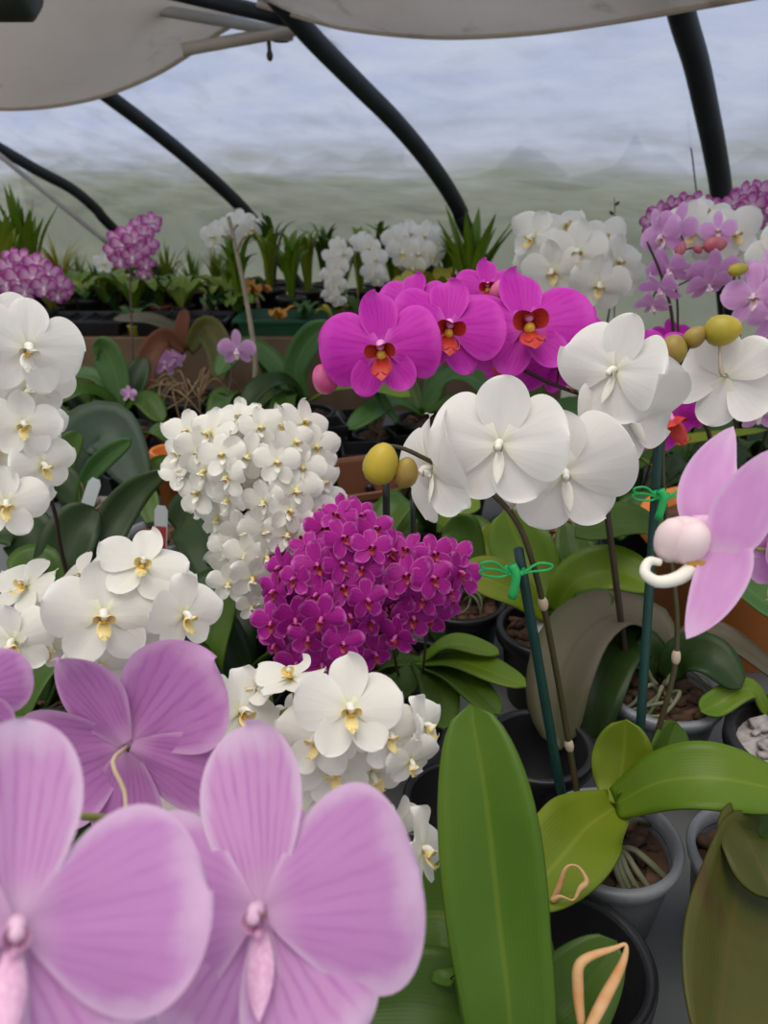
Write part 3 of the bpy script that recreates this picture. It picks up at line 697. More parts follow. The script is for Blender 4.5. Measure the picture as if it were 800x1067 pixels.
for k in range(7):
    a = r.uniform(-1.9, .9); q = V((math.cos(a), math.sin(a), 0)); mb = MB()
    tube(mb, [c + q * .006, c + q * .02 + V((0, 0, .012)), c + q * .036 + V((0, 0, .010)), c + q * .048 + V((.008, 0, -.004))], .0028, 7, 12); mb.build('aerial_root', 'rootgreen', t)

# --- strap-leaved plant in the middle foreground, no flowers
t = plant('flowerless orchid with one tall upright glossy leaf at the bottom centre', 'orchid', (.07, .255), fixed=True)
pot(t, t.location, .058, .112, 'clear')
c = t.location + V((0, .0, .108))
leaf(t, [c, W(532, 1090, .43), W(519, 950, .45), W(506, 830, .468), W(490, 733, .485)], .060, 'g_deep', (-.15, -1, .25), fold=.2)
leaf(t, [c, W(560, 1085, .465), W(598, 1035, .47), W(642, 980, .475)], .052, 'g_mid', (-.2, -.7, 1), fold=.16, shape='round')
leaf(t, [c, W(522, 1010, .495), W(468, 955, .51), W(398, 962, .52)], .080, 'g_deep', (.2, -.7, 1), fold=.14)
leaf(t, [c, W(515, 990, .55), W(470, 925, .56), W(418, 905, .565)], .055, 'g_cool', (.1, -.6, 1), fold=.14)
leaf(t, [c, W(505, 1085, .475), W(440, 1045, .48), W(340, 1055, .48)], .062, 'g_mid', (0, -.6, 1), fold=.14)
mb = MB(); tube(mb, [W(606, 1070, .425), W(602, 1030, .43), W(606, 1002, .432), W(640, 988, .435), W(652, 985, .436), W(648, 1005, .434), W(630, 1040, .428), W(612, 1075, .42)], lambda t: .0022 + .0012 * math.sin(t * 9), 8, 40)
mb.build('dry_stalk', 'rootorange', t)
mb = MB(); tube(mb, [W(575, 940, .585), W(582, 925, .583), W(590, 904, .582), W(602, 903, .58), W(611, 918, .578), W(604, 926, .577), W(597, 938, .575), W(584, 934, .577), W(575, 938, .58)], lambda t: .0016 + .0008 * math.sin(t * 14), 7, 40)
tag(mb.build('dry_root', 'rootorange'), 'curled orange dry root lying on the pale green leaf beside the clear pot', 'root')

# --- mottled drooping leaves at the lower right
t = plant('orchid with two broad mottled olive leaves drooping in the lower right corner', 'orchid', (.335, .50), fixed=True)
pot(t, t.location, .058, .112, 'clear')
c = W(790, 872, .645)
leaf(t, [c, W(772, 905, .60), W(757, 985, .53), W(742, 1120, .455)], .094, 'g_olive', (-.05, -.9, .6), fold=.2, shape='strap', nu=32)
leaf(t, [W(768, 852, .64), W(776, 872, .60), W(790, 900, .575), W(806, 938, .555)], .056, 'g_olive', (0, -.8, .7), fold=.2, shape='strap')
leaf(t, [c, W(830, 850, .66), W(880, 870, .66)], .05, 'g_mid', (0, -.3, 1))

# --- empty black pots near the front
for x, y, r_, h_, lab in ((592, 1000, .062, .115, 'wide empty black pot under the leaf with the papery dry stalk'),
                          (476, 830, .05, .10, 'empty black pot behind the tall upright leaf'),
                          (548, 782, .055, .11, 'empty black pot between the striped rosette and the dark green stake'),
                          (425, 905, .05, .10, 'black pot half hidden by the small white blooms and the wide lower leaf')):
    p = B(x, y, BENCH + h_); t = plant(lab, 'pot', (p.x, p.y), name='empty_pot', r=r_ * 1.07); pot(t, t.location, r_, h_, 'black', None)

# --- white-flowered groups on the left and centre
t = plant('small white orchid with yellow lips just behind the striped pink blooms', 'orchid', (-.035, .47)); pot(t, t.location, .05, .10, 'black')
b = FL(t, 'creamx', 1, [(364, 738, .475, 112, 6, 8, 4), (332, 768, .49, 92, -32, -4, -8), (404, 764, .485, 78, 26, -8, 12), (442, 756, .50, 66, 62, 6, 30), (428, 792, .49, 62, 35, -40, 20),
     (303, 706, .51, 76, -20, 62, 0), (265, 716, .52, 62, -40, 50, 10), (250, 742, .50, 96, 44, 10, -10), (388, 806, .51, 76, 20, -34, 40), (346, 800, .50, 92, -8, -22, 15),
     (440, 885, .47, 84, 66, 4, 8), (404, 992, .42, 78, 48, -18, 20), (196, 850, .46, 84, -44, 5, -10), (300, 760, .53, 80, -50, 10, 0), (310, 850, .52, 90, 0, -30, 0), (345, 1052, .40, 80, 10, -30, 0), (412, 860, .50, 66, 50, -30, 0)])
spike(t, [t.location + V((0, 0, .095)), W(372, 900, .56), W(366, 820, .545), W(352, 752, .53), W(318, 735, .53), W(262, 760, .52), W(210, 820, .50)], b, .0022, 'stemgreen')
rosette(t, t.location + V((0, 0, .1)), 4, .14, .05, ['g_mid', 'g_cool'], seed=5, azs=[15, 165, 100, 200])
p0, p1 = B(366, 905, BENCH + .09), W(358, 762, .515)
t2 = thing('plant_stake', 'short near-black stake among the small white blooms behind the pink orchid', 'stake', p0); mb = MB(); tube(mb, [p0, p1], .0032, 8, 6); mb.build('stake', 'stakedark', t2)

t = plant('white orchid spray with a bright yellow lip above the back-turned pink bloom', 'orchid', (-.21, .56)); pot(t, t.location, .05, .10, 'black')
b = FL(t, 'creamx', 1, [(108, 640, .50, 116, 2, 4, 0), (148, 588, .52, 92, 10, 30, -15), (192, 640, .51, 84, 30, -6, 10), (28, 610, .53, 74, -40, 35, -10), (14, 668, .50, 84, -24, -14, 10),
     (50, 672, .52, 66, 30, -30, 0), (104, 694, .52, 78, 5, -34, 5), (88, 600, .54, 62, -55, 20, 20), (70, 640, .53, 74, -40, 0, 0), (178, 606, .54, 62, 40, 20, 0), (150, 680, .54, 64, 20, -30, 0), (125, 612, .545, 66, -10, 20, 0)])
spike(t, [t.location + V((0, 0, .095)), W(150, 760, .60), W(146, 690, .58), W(125, 640, .565), W(75, 630, .56), W(10, 650, .55)], b, .0022, 'stemgreen')
c = t.location + V((0, 0, .10))
rosette(t, c, 4, .15, .05, ['g_dark', 'g_mid'], 60, seed=8)

t = plant('large pure white moth orchid cut by the left edge of the picture', 'orchid', (-.40, .60)); pot(t, t.location, .06, .11, 'clear')
b = FL(t, 'whitey', 0, [(28, 362, .50, 108, 14, 4, -8), (-22, 340, .52, 108, 4, 8, 0), (30, 400, .53, 88, 8, -20, 10)])
spike(t, [t.location + V((0, 0, .1)), W(-70, 560, .66), W(-60, 420, .60), W(-20, 330, .56), W(10, 330, .55)], b, .003, 'stemgreen')
rosette(t, t.location + V((0, 0, .1)), 4, .18, .06, ['g_mid'], 20, seed=3)
t = plant('white orchid with smaller yellow-lipped blooms under the large white one at left', 'orchid', (-.30, .66)); pot(t, t.location, .05, .10, 'clear')
b = FL(t, 'creamx', 1, [(24, 442, .51, 74, 6, 8, 0), (44, 484, .52, 70, 24, -4, 20), (6, 524, .50, 80, 4, 0, 0), (-4, 468, .53, 76, -10, 0, 0), (48, 440, .54, 56, 40, 10, 0), (30, 512, .54, 54, 36, -20, 0), (14, 418, .54, 56, 0, 20, 0), (40, 515, .55, 46, 55, -14, 0), (-8, 500, .55, 70, 0, 0, 0)])
spike(t, [t.location + V((0, 0, .095)), W(70, 600, .66), W(56, 530, .60), W(30, 470, .565), W(10, 420, .56)], b, .0022, 'stemdark')
c = t.location + V((0, 0, .1)); rosette(t, c, 3, .13, .05, ['g_dark', 'g_blue'], 60, seed=12)

# --- clusters of many small flowers
def inside(poly, x, y):
    n = len(poly); c = False; j = n - 1
    for i in range(n):
        (xi, yi), (xj, yj) = poly[i], poly[j]
        if (yi > y) != (yj > y) and x < (xj - xi) * (y - yi) / (yj - yi) + xi: c = not c
        j = i
    return c
def edge(poly, x, y):
    best = 1e9
    for (x0, y0), (x1, y1) in zip(poly, poly[1:] + poly[:1]):
        L = (x1 - x0) ** 2 + (y1 - y0) ** 2; t = max(0, min(1, ((x - x0) * (x1 - x0) + (y - y0) * (y1 - y0)) / L)) if L else 0
        best = min(best, math.hypot(x - x0 - t * (x1 - x0), y - y0 - t * (y1 - y0)))
    return best
def cluster(root, poly, d0, bulge, size, rad, kind, seed, lod=2, back=True, nmax=70):
    """flowers over the rounded front of a dense raceme, plus an inner layer"""
    r = random.Random(seed); xs = [p[0] for p in poly]; ys = [p[1] for p in poly]; got = []; out = []
    cx, cy = sum(xs) / len(xs), sum(ys) / len(ys)
    E = max(edge(poly, r.uniform(min(xs), max(xs)), r.uniform(min(ys), max(ys))) for _ in range(200)) * .8
    E = max((edge(poly, x, y) for x in range(int(min(xs)), int(max(xs)), 6) for y in range(int(min(ys)), int(max(ys)), 6) if inside(poly, x, y)), default=20)
    for layer in range(2 if back else 1):
        pts = []
        for _ in range(1500):
            x, y = r.uniform(min(xs), max(xs)), r.uniform(min(ys), max(ys))
            if not inside(poly, x, y) or len(got) >= nmax: continue
            e = min(1, edge(poly, x, y) / E)
            if any(math.hypot(x - a, y - b) < rad * (.72 + .28 * min(e, ee)) * (1.25 if layer else 1) for a, b, ee in pts): continue
            pts.append((x, y, e)); got.append(1)
            h = math.sqrt(1 - (1 - e) ** 2); d = d0 - bulge * h + layer * bulge * .75 + r.uniform(-.008, .008)
            p = W(x, y, d); ex, ey = (x - cx), -(y - cy); n = math.hypot(ex, ey) + 1e-6; k = (1 - e) * .85
            f = (CAM - p).normalized() + V((ex / n * k, 0, 0)) + V((0, SP, CP)) * (ey / n * k * .7) + V((r.uniform(-.5, .5), 0, r.uniform(-.4, .4)))
            out.append(flower(root, kind, p, size * d0 / F * r.uniform(.88, 1.12), frame(f, r.uniform(-22, 22)), lod, r.randint(0, 3)))
    return out
t = plant('white orchid with a dense cascade of tiny blooms left of the small magenta cluster', 'orchid', (-.16, .93)); pot(t, t.location, .05, .10, 'black')
PW = [(184, 466), (200, 440), (236, 428), (262, 440), (290, 445), (318, 436), (330, 465), (338, 500), (345, 528), (322, 560), (306, 590), (286, 612), (266, 640), (248, 618), (232, 590), (238, 556), (214, 530), (194, 508), (188, 488)]
b = cluster(t, PW, .84, .07, 50, 26, 'cream', 21, nmax=66)
b += FL(t, 'cream', 2, [(268, 428, .84, 46, 0, 75, 0), (296, 440, .85, 40, 10, 60, 0), (262, 632, .80, 34, 10, -20, 0), (196, 450, .82, 44, -35, 20, 10), (190, 490, .82, 48, -30, 0, 0), (234, 570, .80, 38, -30, -20, 0), (238, 608, .79, 44, -10, -20, 0)])
spike(t, [t.location + V((.0, 0, .095)), W(285, 560, .95), W(290, 490, .92), W(270, 450, .88), W(255, 480, .85), W(262, 560, .83), W(262, 625, .82)], b, .002, 'stemgreen', pr=.0008)
rosette(t, t.location + V((0, 0, .10)), 5, .17, .055, ['g_dark', 'g_mid'], 160, seed=15)
c = t.location + V((0, 0, .1))
leaf(t, [c, W(222, 690, .86), W(226, 640, .84), W(245, 585, .86)], .05, 'g_mid', (-.3, -1, .4))

t = plant('small magenta orchid with a dense rounded cluster in the centre of the picture', 'orchid', (.035, .80)); pot(t, t.location, .055, .105, 'black')
PA = [(345, 545), (352, 525), (368, 530), (386, 542), (405, 562), (411, 592), (404, 640), (388, 690), (346, 700), (300, 692), (274, 662), (276, 640), (283, 612), (290, 585), (314, 562)]
PB = [(394, 590), (412, 572), (440, 566), (470, 570), (488, 590), (489, 606), (470, 626), (452, 640), (436, 655), (414, 676), (398, 660), (408, 630)]
b = cluster(t, PA, .76, .06, 44, 26, 'mini', 31, nmax=52); b2 = cluster(t, PB, .77, .04, 44, 25, 'mini', 33, nmax=30)
spike(t, [t.location + V((-.01, 0, .1)), W(414, 700, .86), W(404, 650, .83), W(370, 600, .80), W(350, 640, .78), W(335, 690, .77)], b, .0018, 'stemdark', pr=.0008, pm='stemgreen')
spike(t, [t.location + V((.005, 0, .1)), W(440, 700, .86), W(446, 640, .83), W(450, 600, .80), W(470, 590, .79)], b2, .0018, 'stemdark', pr=.0008, pm='stemgreen')
c = W(436, 690, .89)
for q, wd, m in (([(470, 672, .87), (520, 682, .84)], .034, 'g_bright'), ([(480, 690, .85), (548, 716, .80)], .044, 'g_bright'), ([(475, 705, .84), (520, 745, .78)], .04, 'g_mid'), ([(455, 715, .84), (462, 760, .79)], .042, 'g_mid'),
                 ([(405, 690, .9), (370, 700, .9)], .036, 'g_mid'), ([(420, 715, .86), (385, 735, .83)], .04, 'g_mid')):
    leaf(t, [c] + [W(*a) for a in q], wd, m, shape='strap', fold=.12)

# --- deep magenta moth orchid
p = B(748, 662, BENCH)
t = plant('deep magenta moth orchid with red lips, rooted in the big orange terracotta pot', 'orchid', (p.x, p.y), r=.145, fixed=True); pot(t, t.location, .135, .20, 'terra', fill=.9, seg=48)
b = FL(t, 'magenta', 0, [(398, 362, .74, 118, -8, 16, 6), (466, 341, .765, 114, 12, 22, -8), (549, 338, .79, 134, 6, 34, 4)])
b += FL(t, 'magenta', 1, [(585, 372, .84, 96, 20, -30, 30), (508, 300, .86, 66, 0, 30, 0), (684, 384, .80, 86, 40, 0, 10), (694, 430, .80, 96, 20, -20, 30), (520, 360, .85, 90, -10, -30, 0), (430, 316, .84, 70, -10, 20, 0)])
c = t.location + V((0, 0, .18))
spike(t, [c, W(748, 520, 1.02), W(738, 450, .95), W(705, 412, .89), W(640, 418, .86), W(580, 402, .84), W(520, 374, .82), W(440, 350, .80), W(370, 385, .78)], b, .0034, 'stemdark')
bud(t, W(338, 395, .765), (-.4, 0, 1), .0125, .0155, 'budpink'); bud(t, W(520, 303, .84), (.4, 0, 1), .010, .013, 'budpink')
leaf(t, [c, W(760, 590, .98), W(800, 630, .9), W(850, 650, .86)], .055, 'g_cool', (0, -.4, 1))
leaf(t, [c, W(700, 560, 1.05), W(650, 545, 1.0), W(600, 560, .96)], .06, 'g_mid', (0, -.4, 1))
leaf(t, [c, W(800, 560, 1.15), W(860, 560, 1.15)], .06, 'g_mid')

# --- lilac-pink orchid seen from the side on the right
t = plant('pale lilac orchid turned sideways, with a curled lip, at the right edge', 'orchid', (.46, .50)); pot(t, t.location, .06, .11, 'clear')
def side_bloom(root):
    p = W(742, 560, .42); s = .42 / F
    fe = bpy.data.objects.new('flower', None); COL.objects.link(fe); fe.parent = root; fe.matrix_local = Matrix.Translation(p - root_pos(root)); loc = p
    def pt(nm, pts, wd, nrm, mat='lilac', shape='lance', fold=.1, label=None):
        o = leaf_mb([W(*a) for a in pts], wd, nrm, shape, fold, nu=20, nv=10); o.build(nm, mat, fe)
    pt('sepal', [(748, 566, .425), (737, 530, .43), (742, 490, .44), (764, 444, .455)], 60 * s, (-.45, -1, 0))
    pt('petal', [(752, 584, .405), (768, 546, .40), (786, 508, .395), (803, 468, .39)], 58 * s, (-.7, -1, .2), fold=.06)
    pt('sepal', [(764, 548, .404), (758, 585, .402), (740, 625, .398), (715, 666, .395)], 50 * s, (-.75, -1, 0), fold=.06)
    pt('petal', [(772, 566, .44), (795, 545, .45), (815, 520, .46), (840, 500, .47)], 80 * s, (-.2, -1, .1))
    pt('sepal', [(775, 575, .44), (798, 580, .45), (815, 592, .455), (830, 615, .46)], 60 * s, (-.2, -1, .1))
    mb = MB(); ell(mb, W(714, 562, .418), W(734, 558, .42) - W(692, 566, .418), .0130, .0150, 18, 0, .1)
    ell(mb, W(700, 563, .416), (0, -.2, 1), .0095, .0138, 14, 0); ell(mb, W(720, 566, .410), (.2, -.2, 1), .0095, .0130, 14, 0); mb.build('lip', 'lipwarm', fe)
    mb = MB(); tube(mb, [W(738, 580, .415), W(722, 592, .41), W(705, 603, .408), W(685, 606, .408), W(672, 597, .41), W(676, 585, .413), W(688, 586, .414)], lambda t: .0046 * (1 - .55 * t), 10, 28); mb.build('lip_tendril', 'lipwhite', fe)
    mb = MB(); tube(mb, [W(716, 586, .41), W(728, 589, .408), W(740, 584, .41)], .003, 8, 10); mb.build('lip_callus', 'g_orange', fe)
    mb = MB(); tube(mb, [W(760, 566, .425), W(742, 550, .42), W(722, 548, .418)], lambda t: .007 - .001 * t, 10, 10); mb.build('column', 'colpink', fe)
    return W(790, 572, .44), V((1, .2, -.1))
b = [side_bloom(t)]
b += FL(t, 'lilac', 1, [(835, 560, .46, 150, 60, 0, 0)])
spike(t, [t.location + V((0, 0, .1)), W(900, 760, .60), W(890, 620, .50), W(850, 545, .48)], b, .003, 'stemgreen')
rosette(t, t.location + V((0, 0, .1)), 4, .12, .05, ['g_mid'], 0, seed=40)

# --- stakes, clips, tags
def stake(label, a, b, r, mat):
    t = thing('plant_stake', label, 'stake', a); mb = MB(); tube(mb, [a, b], lambda t: r * (1 - .1 * t), 8, 8); mb.build('stake', mat, t)
stake('slanted dark green stake of the left white spike, under a green clip', W(588, 846, .715), W(540, 572, .605), .0045, 'stakegreen')
stake('upright dark green stake in front of the orange terracotta pot', W(664, 806, .715), W(690, 400, .655), .0046, 'stakegreen')
stake('black stake showing between the yellow bud and the small magenta cluster', W(404, 640, .90), W(402, 500, .86), .0045, 'stakedark')
stake('dark brown stake standing before the grey drooping leaf', W(656, 718, .93), W(628, 500, .86), .0042, 'stemdark')
stake('bare black stake behind the magenta cluster, right of the yellow bud stake', W(432, 650, .93), W(430, 520, .90), .0035, 'stakedark')
def clip(label, c, s=.012):
    t = thing('orchid_clip', label, 'clip', c)
    mb = MB(); tube(mb, [c + V((math.cos(a) * s * .6, math.sin(a) * s * .6, 0)) for a in [i * .6 for i in range(11)]], .0022, 7); tube(mb, [c + V((-.3 * s, -.6 * s, .7 * s)), c + V((0, -.75 * s, 0)), c + V((-.15 * s, -.7 * s, -1.7 * s))], .0036, 8, 8); mb.build('jaw', 'clip', t)
    for sg, dz in ((-1, .55), (-1, .05), (1, .45)):
        mb = MB(); a = c + V((sg * .4 * s, -.5 * s, 0)); tube(mb, [a, a + V((sg * 1.0 * s, 0, dz * s + .3 * s)), a + V((sg * 1.9 * s, 0, dz * s + .2 * s)), a + V((sg * 1.7 * s, 0, dz * s - .15 * s)), a + V((sg * .6 * s, 0, dz * s - .3 * s)), a], .0011, 6, 22); mb.build('wing', 'clip', t)
clip('green dragonfly clip tying the left white spike to its slanted stake', W(536, 594, .608)); clip('green dragonfly clip on the upright stake, beside the sideways lilac bloom', W(688, 516, .66), .011)
def ptag(label, a, b, wd, red=False):
    t = thing('plant_tag', label, 'plant tag', a); dr = (b - a).normalized(); sd = V((1, 0, 0)); sd = (sd - dr * sd.dot(dr)).normalized(); n = dr.cross(sd)
    mb = MB(); P = []
    for x, z in ((-1, 0), (1, 0), (1, .9), (.6, 1), (-.6, 1), (-1, .9)): P.append(a + sd * x * wd / 2 + (b - a) * z)
    mb.add([p - n * .0006 for p in P] + [p + n * .0006 for p in P], [tuple(range(6))[::-1], tuple(range(6, 12))] + [(i, (i + 1) % 6, (i + 1) % 6 + 6, i + 6) for i in range(6)]); mb.build('blade', 'tagwhite', t, smooth=False)
    if red:
        mb = MB(); q = [a + sd * x * wd * .42 + (b - a) * z - n * (.0011 if n.y > 0 else -.0011) for x, z in ((-1, .05), (1, .05), (1, .55), (-1, .55))]; mb.add(q, [(0, 1, 2, 3)]); mb.build('print', 'tagred', t)
ptag('slanting white plant tag left of the dark lance leaf', W(84, 548, 1.2), W(100, 499, 1.18), .02)
ptag('upright plant tag with red lower half beside the white cascade', W(167, 574, 1.24), W(168, 527, 1.22), .021, True)
ptag('white plant tag stuck in the pot behind the slanted green stake', W(566, 690, 1.0), W(560, 640, 1.02), .018)

# ------------------------------------------------------------------ plants further back on the growing bench
def filler(label, x, y, r_, h_, kind, leaves, soil='bark', rts=None, cat='orchid', name='potted_orchid', group=None):
    p = B(x, y, BENCH + h_); t = plant(label, cat, (p.x, p.y), group, name, r=r_ * 1.07); pot(t, t.location, r_, h_, kind, soil)
    for q in leaves:
        pts, wd, m = q[:3]; leaf(t, [W(*a) for a in pts], wd, m, q[3] if len(q) > 3 else (0, -.45, 1), q[4] if len(q) > 4 else 'strap', nu=20, nv=6)
    if rts: roots(t, t.location + V((0, 0, h_ * .9)), *rts)
    return t
UP = (0, -1, .3)
filler('orchid with drooping russet and olive leaves on a black pot, trailing bare roots', 200, 412, .085, .13, 'black',
       [([(194, 366, 2.1), (172, 352, 2.08), (152, 382, 2.04), (156, 428, 2.02)], .062, 'g_brown', UP), ([(158, 418, 2.01), (162, 436, 2.0), (172, 462, 1.98)], .04, 'g_rust', UP),
        ([(196, 366, 2.1), (214, 342, 2.08), (228, 362, 2.04), (230, 400, 2.0)], .075, 'g_olive', UP), ([(166, 424, 2.0), (182, 440, 1.97), (206, 468, 1.94)], .062, 'g_olive', UP),
        ([(193, 364, 2.1), (190, 345, 2.1), (193, 322, 2.1)], .04, 'g_brown', UP), ([(198, 352, 2.12), (160, 335, 2.15), (118, 332, 2.2)], .05, 'g_grey')],
       rts=(26, .14, 5, 'root', .0026, .06, 'aerial_root', .10))
filler('green-leaved orchid without flowers in a black pot, left of the russet-leaved plant', 125, 445, .07, .12, 'black',
       [([(124, 430, 1.9), (122, 395, 1.9), (110, 366, 1.9), (96, 360, 1.88)], .075, 'g_cool', UP, 'round'), ([(124, 430, 1.9), (105, 412, 1.86), (80, 408, 1.82), (58, 420, 1.8)], .06, 'g_mid'),
        ([(126, 430, 1.9), (140, 400, 1.92), (150, 372, 1.95)], .065, 'g_dark', UP), ([(126, 430, 1.9), (105, 395, 1.95), (72, 392, 1.97), (60, 410, 1.97)], .05, 'g_cool'),
        ([(126, 430, 1.9), (150, 418, 1.86), (170, 440, 1.82)], .06, 'g_mid')])
filler('orchid with a broad rounded blue-green leaf and a long narrow one, holding the white tag', 100, 532, .06, .11, 'clear',
       [([(82, 540, 1.42), (84, 478, 1.46), (112, 452, 1.46), (150, 512, 1.42)], .125, 'g_blue', (0, -.8, 1), 'round'), ([(80, 530, 1.4), (92, 498, 1.36), (112, 476, 1.33), (137, 458, 1.3)], .035, 'g_cool', UP),
        ([(90, 530, 1.4), (60, 500, 1.4), (30, 510, 1.38)], .07, 'g_dark'), ([(70, 520, 1.42), (68, 478, 1.42), (82, 450, 1.42)], .05, 'g_mid', UP)], rts=(8, .06, 9, 'root', .0016, .06))
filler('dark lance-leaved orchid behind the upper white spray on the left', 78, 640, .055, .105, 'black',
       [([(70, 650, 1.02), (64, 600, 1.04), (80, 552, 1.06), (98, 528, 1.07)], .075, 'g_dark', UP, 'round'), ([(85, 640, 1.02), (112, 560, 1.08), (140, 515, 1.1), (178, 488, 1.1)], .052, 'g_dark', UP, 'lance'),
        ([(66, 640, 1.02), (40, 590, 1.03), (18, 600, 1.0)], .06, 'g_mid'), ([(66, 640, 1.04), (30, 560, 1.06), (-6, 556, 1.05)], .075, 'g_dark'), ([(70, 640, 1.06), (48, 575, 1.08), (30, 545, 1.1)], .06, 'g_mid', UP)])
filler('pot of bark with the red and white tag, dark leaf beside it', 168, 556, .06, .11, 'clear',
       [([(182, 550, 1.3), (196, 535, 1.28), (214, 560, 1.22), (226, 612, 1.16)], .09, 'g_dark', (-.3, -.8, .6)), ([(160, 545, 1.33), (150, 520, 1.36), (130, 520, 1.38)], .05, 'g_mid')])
filler('green strap-leaved orchid with an arching leaf left of the deep magenta bloom', 318, 428, .07, .12, 'black',
       [([(316, 420, 1.96), (308, 385, 1.94), (325, 352, 1.92), (350, 340, 1.9)], .07, 'g_cool', UP), ([(318, 420, 1.96), (300, 398, 1.9), (270, 405, 1.86), (252, 430, 1.84)], .06, 'g_dark'),
        ([(318, 422, 1.95), (350, 405, 1.84), (390, 402, 1.78), (428, 414, 1.74)], .062, 'g_bright'), ([(314, 422, 1.96), (280, 375, 1.98), (248, 366, 1.98), (226, 392, 1.96)], .075, 'g_cool'),
        ([(316, 422, 1.96), (300, 412, 1.9), (294, 430, 1.85), (296, 452, 1.82)], .06, 'g_mid'), ([(316, 425, 1.97), (290, 400, 2.0), (268, 352, 2.04)], .05, 'g_mid', UP)])
filler('green orchid with overlapping flat leaves under the deep magenta blooms', 440, 436, .065, .11, 'black',
       [([(442, 430, 1.9), (462, 398, 1.88), (492, 394, 1.84), (518, 418, 1.8)], .07, 'g_cool'), ([(440, 432, 1.9), (470, 420, 1.84), (500, 425, 1.78), (522, 440, 1.75)], .065, 'g_mid'),
        ([(440, 432, 1.9), (412, 420, 1.84), (385, 432, 1.8), (362, 448, 1.78)], .06, 'g_cool'), ([(440, 432, 1.92), (420, 395, 1.96), (395, 385, 1.97)], .06, 'g_mid', UP),
        ([(442, 430, 1.92), (452, 395, 1.98), (440, 370, 2.0)], .06, 'g_cool', UP)])
filler('tiny black pot of dry roots beside the left-hanging white petal', 420, 448, .05, .085, 'black', [([(415, 440, 1.8), (400, 420, 1.8), (392, 405, 1.8)], .025, 'g_cool', UP)], rts=(9, .045, 15, 'root', .0022, .07))
filler('bright-leaved orchid with one wide upright leaf under the left white spike', 572, 652, .065, .115, 'black',
       [([(572, 642, 1.04), (558, 600, 1.06), (540, 565, 1.08), (526, 532, 1.09)], .085, 'g_bright', UP), ([(578, 640, 1.04), (600, 606, 1.02), (640, 596, 1.0), (684, 612, .98)], .07, 'g_bright', (0, -.6, 1)),
        ([(570, 642, 1.03), (540, 620, 1.0), (510, 605, .98), (480, 596, .97)], .062, 'g_lime', (0, -.6, 1)), ([(576, 640, 1.05), (600, 590, 1.1), (590, 545, 1.13)], .06, 'g_mid', UP),
        ([(575, 645, 1.02), (600, 640, .98), (640, 622, .95)], .05, 'g_mid')])
filler('black pot of mossy roots right of the small magenta cluster', 506, 632, .062, .11, 'black',
       [([(505, 625, 1.1), (480, 600, 1.1), (455, 602, 1.08)], .055, 'g_mid'), ([(500, 622, 1.12), (482, 560, 1.14), (470, 540, 1.14)], .06, 'g_mid', UP), ([(508, 622, 1.12), (520, 580, 1.16), (508, 545, 1.17)], .05, 'g_lime', UP)], rts=(8, .05, 25, 'rootgreen', .002, .03))
filler('orchid with small pale leaves behind the yellow bud stakes', 462, 560, .06, .11, 'black',
       [([(462, 552, 1.3), (440, 540, 1.3), (415, 562, 1.27)], .05, 'g_mid'), ([(462, 552, 1.3), (478, 530, 1.3), (500, 530, 1.28)], .055, 'g_bright'), ([(460, 552, 1.3), (452, 520, 1.33), (438, 510, 1.34)], .05, 'g_cool', UP),
        ([(464, 552, 1.3), (490, 552, 1.26), (514, 575, 1.22)], .055, 'g_mid')])
filler('black pot topped with a nest of dry roots, behind the brown stake', 632, 566, .088, .12, 'black',
       [([(640, 560, 1.3), (665, 530, 1.3), (700, 535, 1.27)], .06, 'g_mid'), ([(620, 560, 1.32), (600, 520, 1.34), (588, 500, 1.35)], .05, 'g_mid', UP)], rts=(34, .085, 31, 'root', .002, .05))
filler('orchid with a large grey-olive leaf drooping over its clear pot, right of centre', 690, 716, .068, .112, 'clear',
       [([(690, 700, .93), (676, 652, .945), (638, 642, .93), (602, 668, .90), (582, 722, .87), (584, 782, .85)], .082, 'g_grey', (-.35, -.25, 1), 'strap'), ([(690, 702, .935), (668, 672, .93), (640, 684, .91), (622, 725, .88), (618, 770, .87)], .065, 'g_dark', (-.3, -.4, 1)),
        ([(690, 705, .92), (712, 686, .90), (742, 688, .87), (772, 718, .85)], .055, 'g_dark', (0, -.8, 1), 'round'), ([(692, 702, .94), (712, 668, .94), (752, 662, .92), (830, 720, .88)], .030, 'g_grey', (0, -.6, 1))], rts=(12, .062, 41, 'rootgreen', .003, .025))
filler('black pot with pale grit on top, near the right edge', 792, 760, .075, .12, 'black', [([(800, 745, .87), (780, 718, .86), (745, 735, .85), (730, 742, .84)], .03, 'g_bright')], 'perlite', rts=(5, .06, 45, 'rootorange', .0016, .03))
filler('leafy orchid behind the big white bloom, half hidden by it', 560, 478, .065, .11, 'black',
       [([(560, 470, 1.65), (530, 445, 1.65), (505, 470, 1.6)], .07, 'g_mid'), ([(560, 470, 1.65), (590, 430, 1.65), (630, 440, 1.6)], .07, 'g_cool'), ([(560, 470, 1.66), (555, 420, 1.7), (535, 395, 1.7)], .06, 'g_mid', UP), ([(560, 470, 1.64), (600, 470, 1.58), (640, 500, 1.5)], .06, 'g_dark')])
filler('orchid with a long thin arching leaf behind the lilac bloom on the right', 720, 512, .07, .115, 'black',
       [([(718, 500, 1.48), (690, 465, 1.46), (650, 490, 1.42)], .06, 'g_mid'), ([(716, 502, 1.46), (660, 472, 1.3), (720, 458, 1.28), (800, 448, 1.26)], .022, 'g_lime'), ([(720, 500, 1.48), (745, 470, 1.46), (785, 490, 1.42)], .065, 'g_dark'),
        ([(722, 500, 1.5), (740, 455, 1.52), (770, 448, 1.52)], .065, 'g_mid'), ([(716, 500, 1.5), (700, 450, 1.54), (672, 440, 1.55)], .065, 'g_cool'), ([(720, 505, 1.46), (700, 520, 1.4), (668, 540, 1.36)], .06, 'g_mid')])
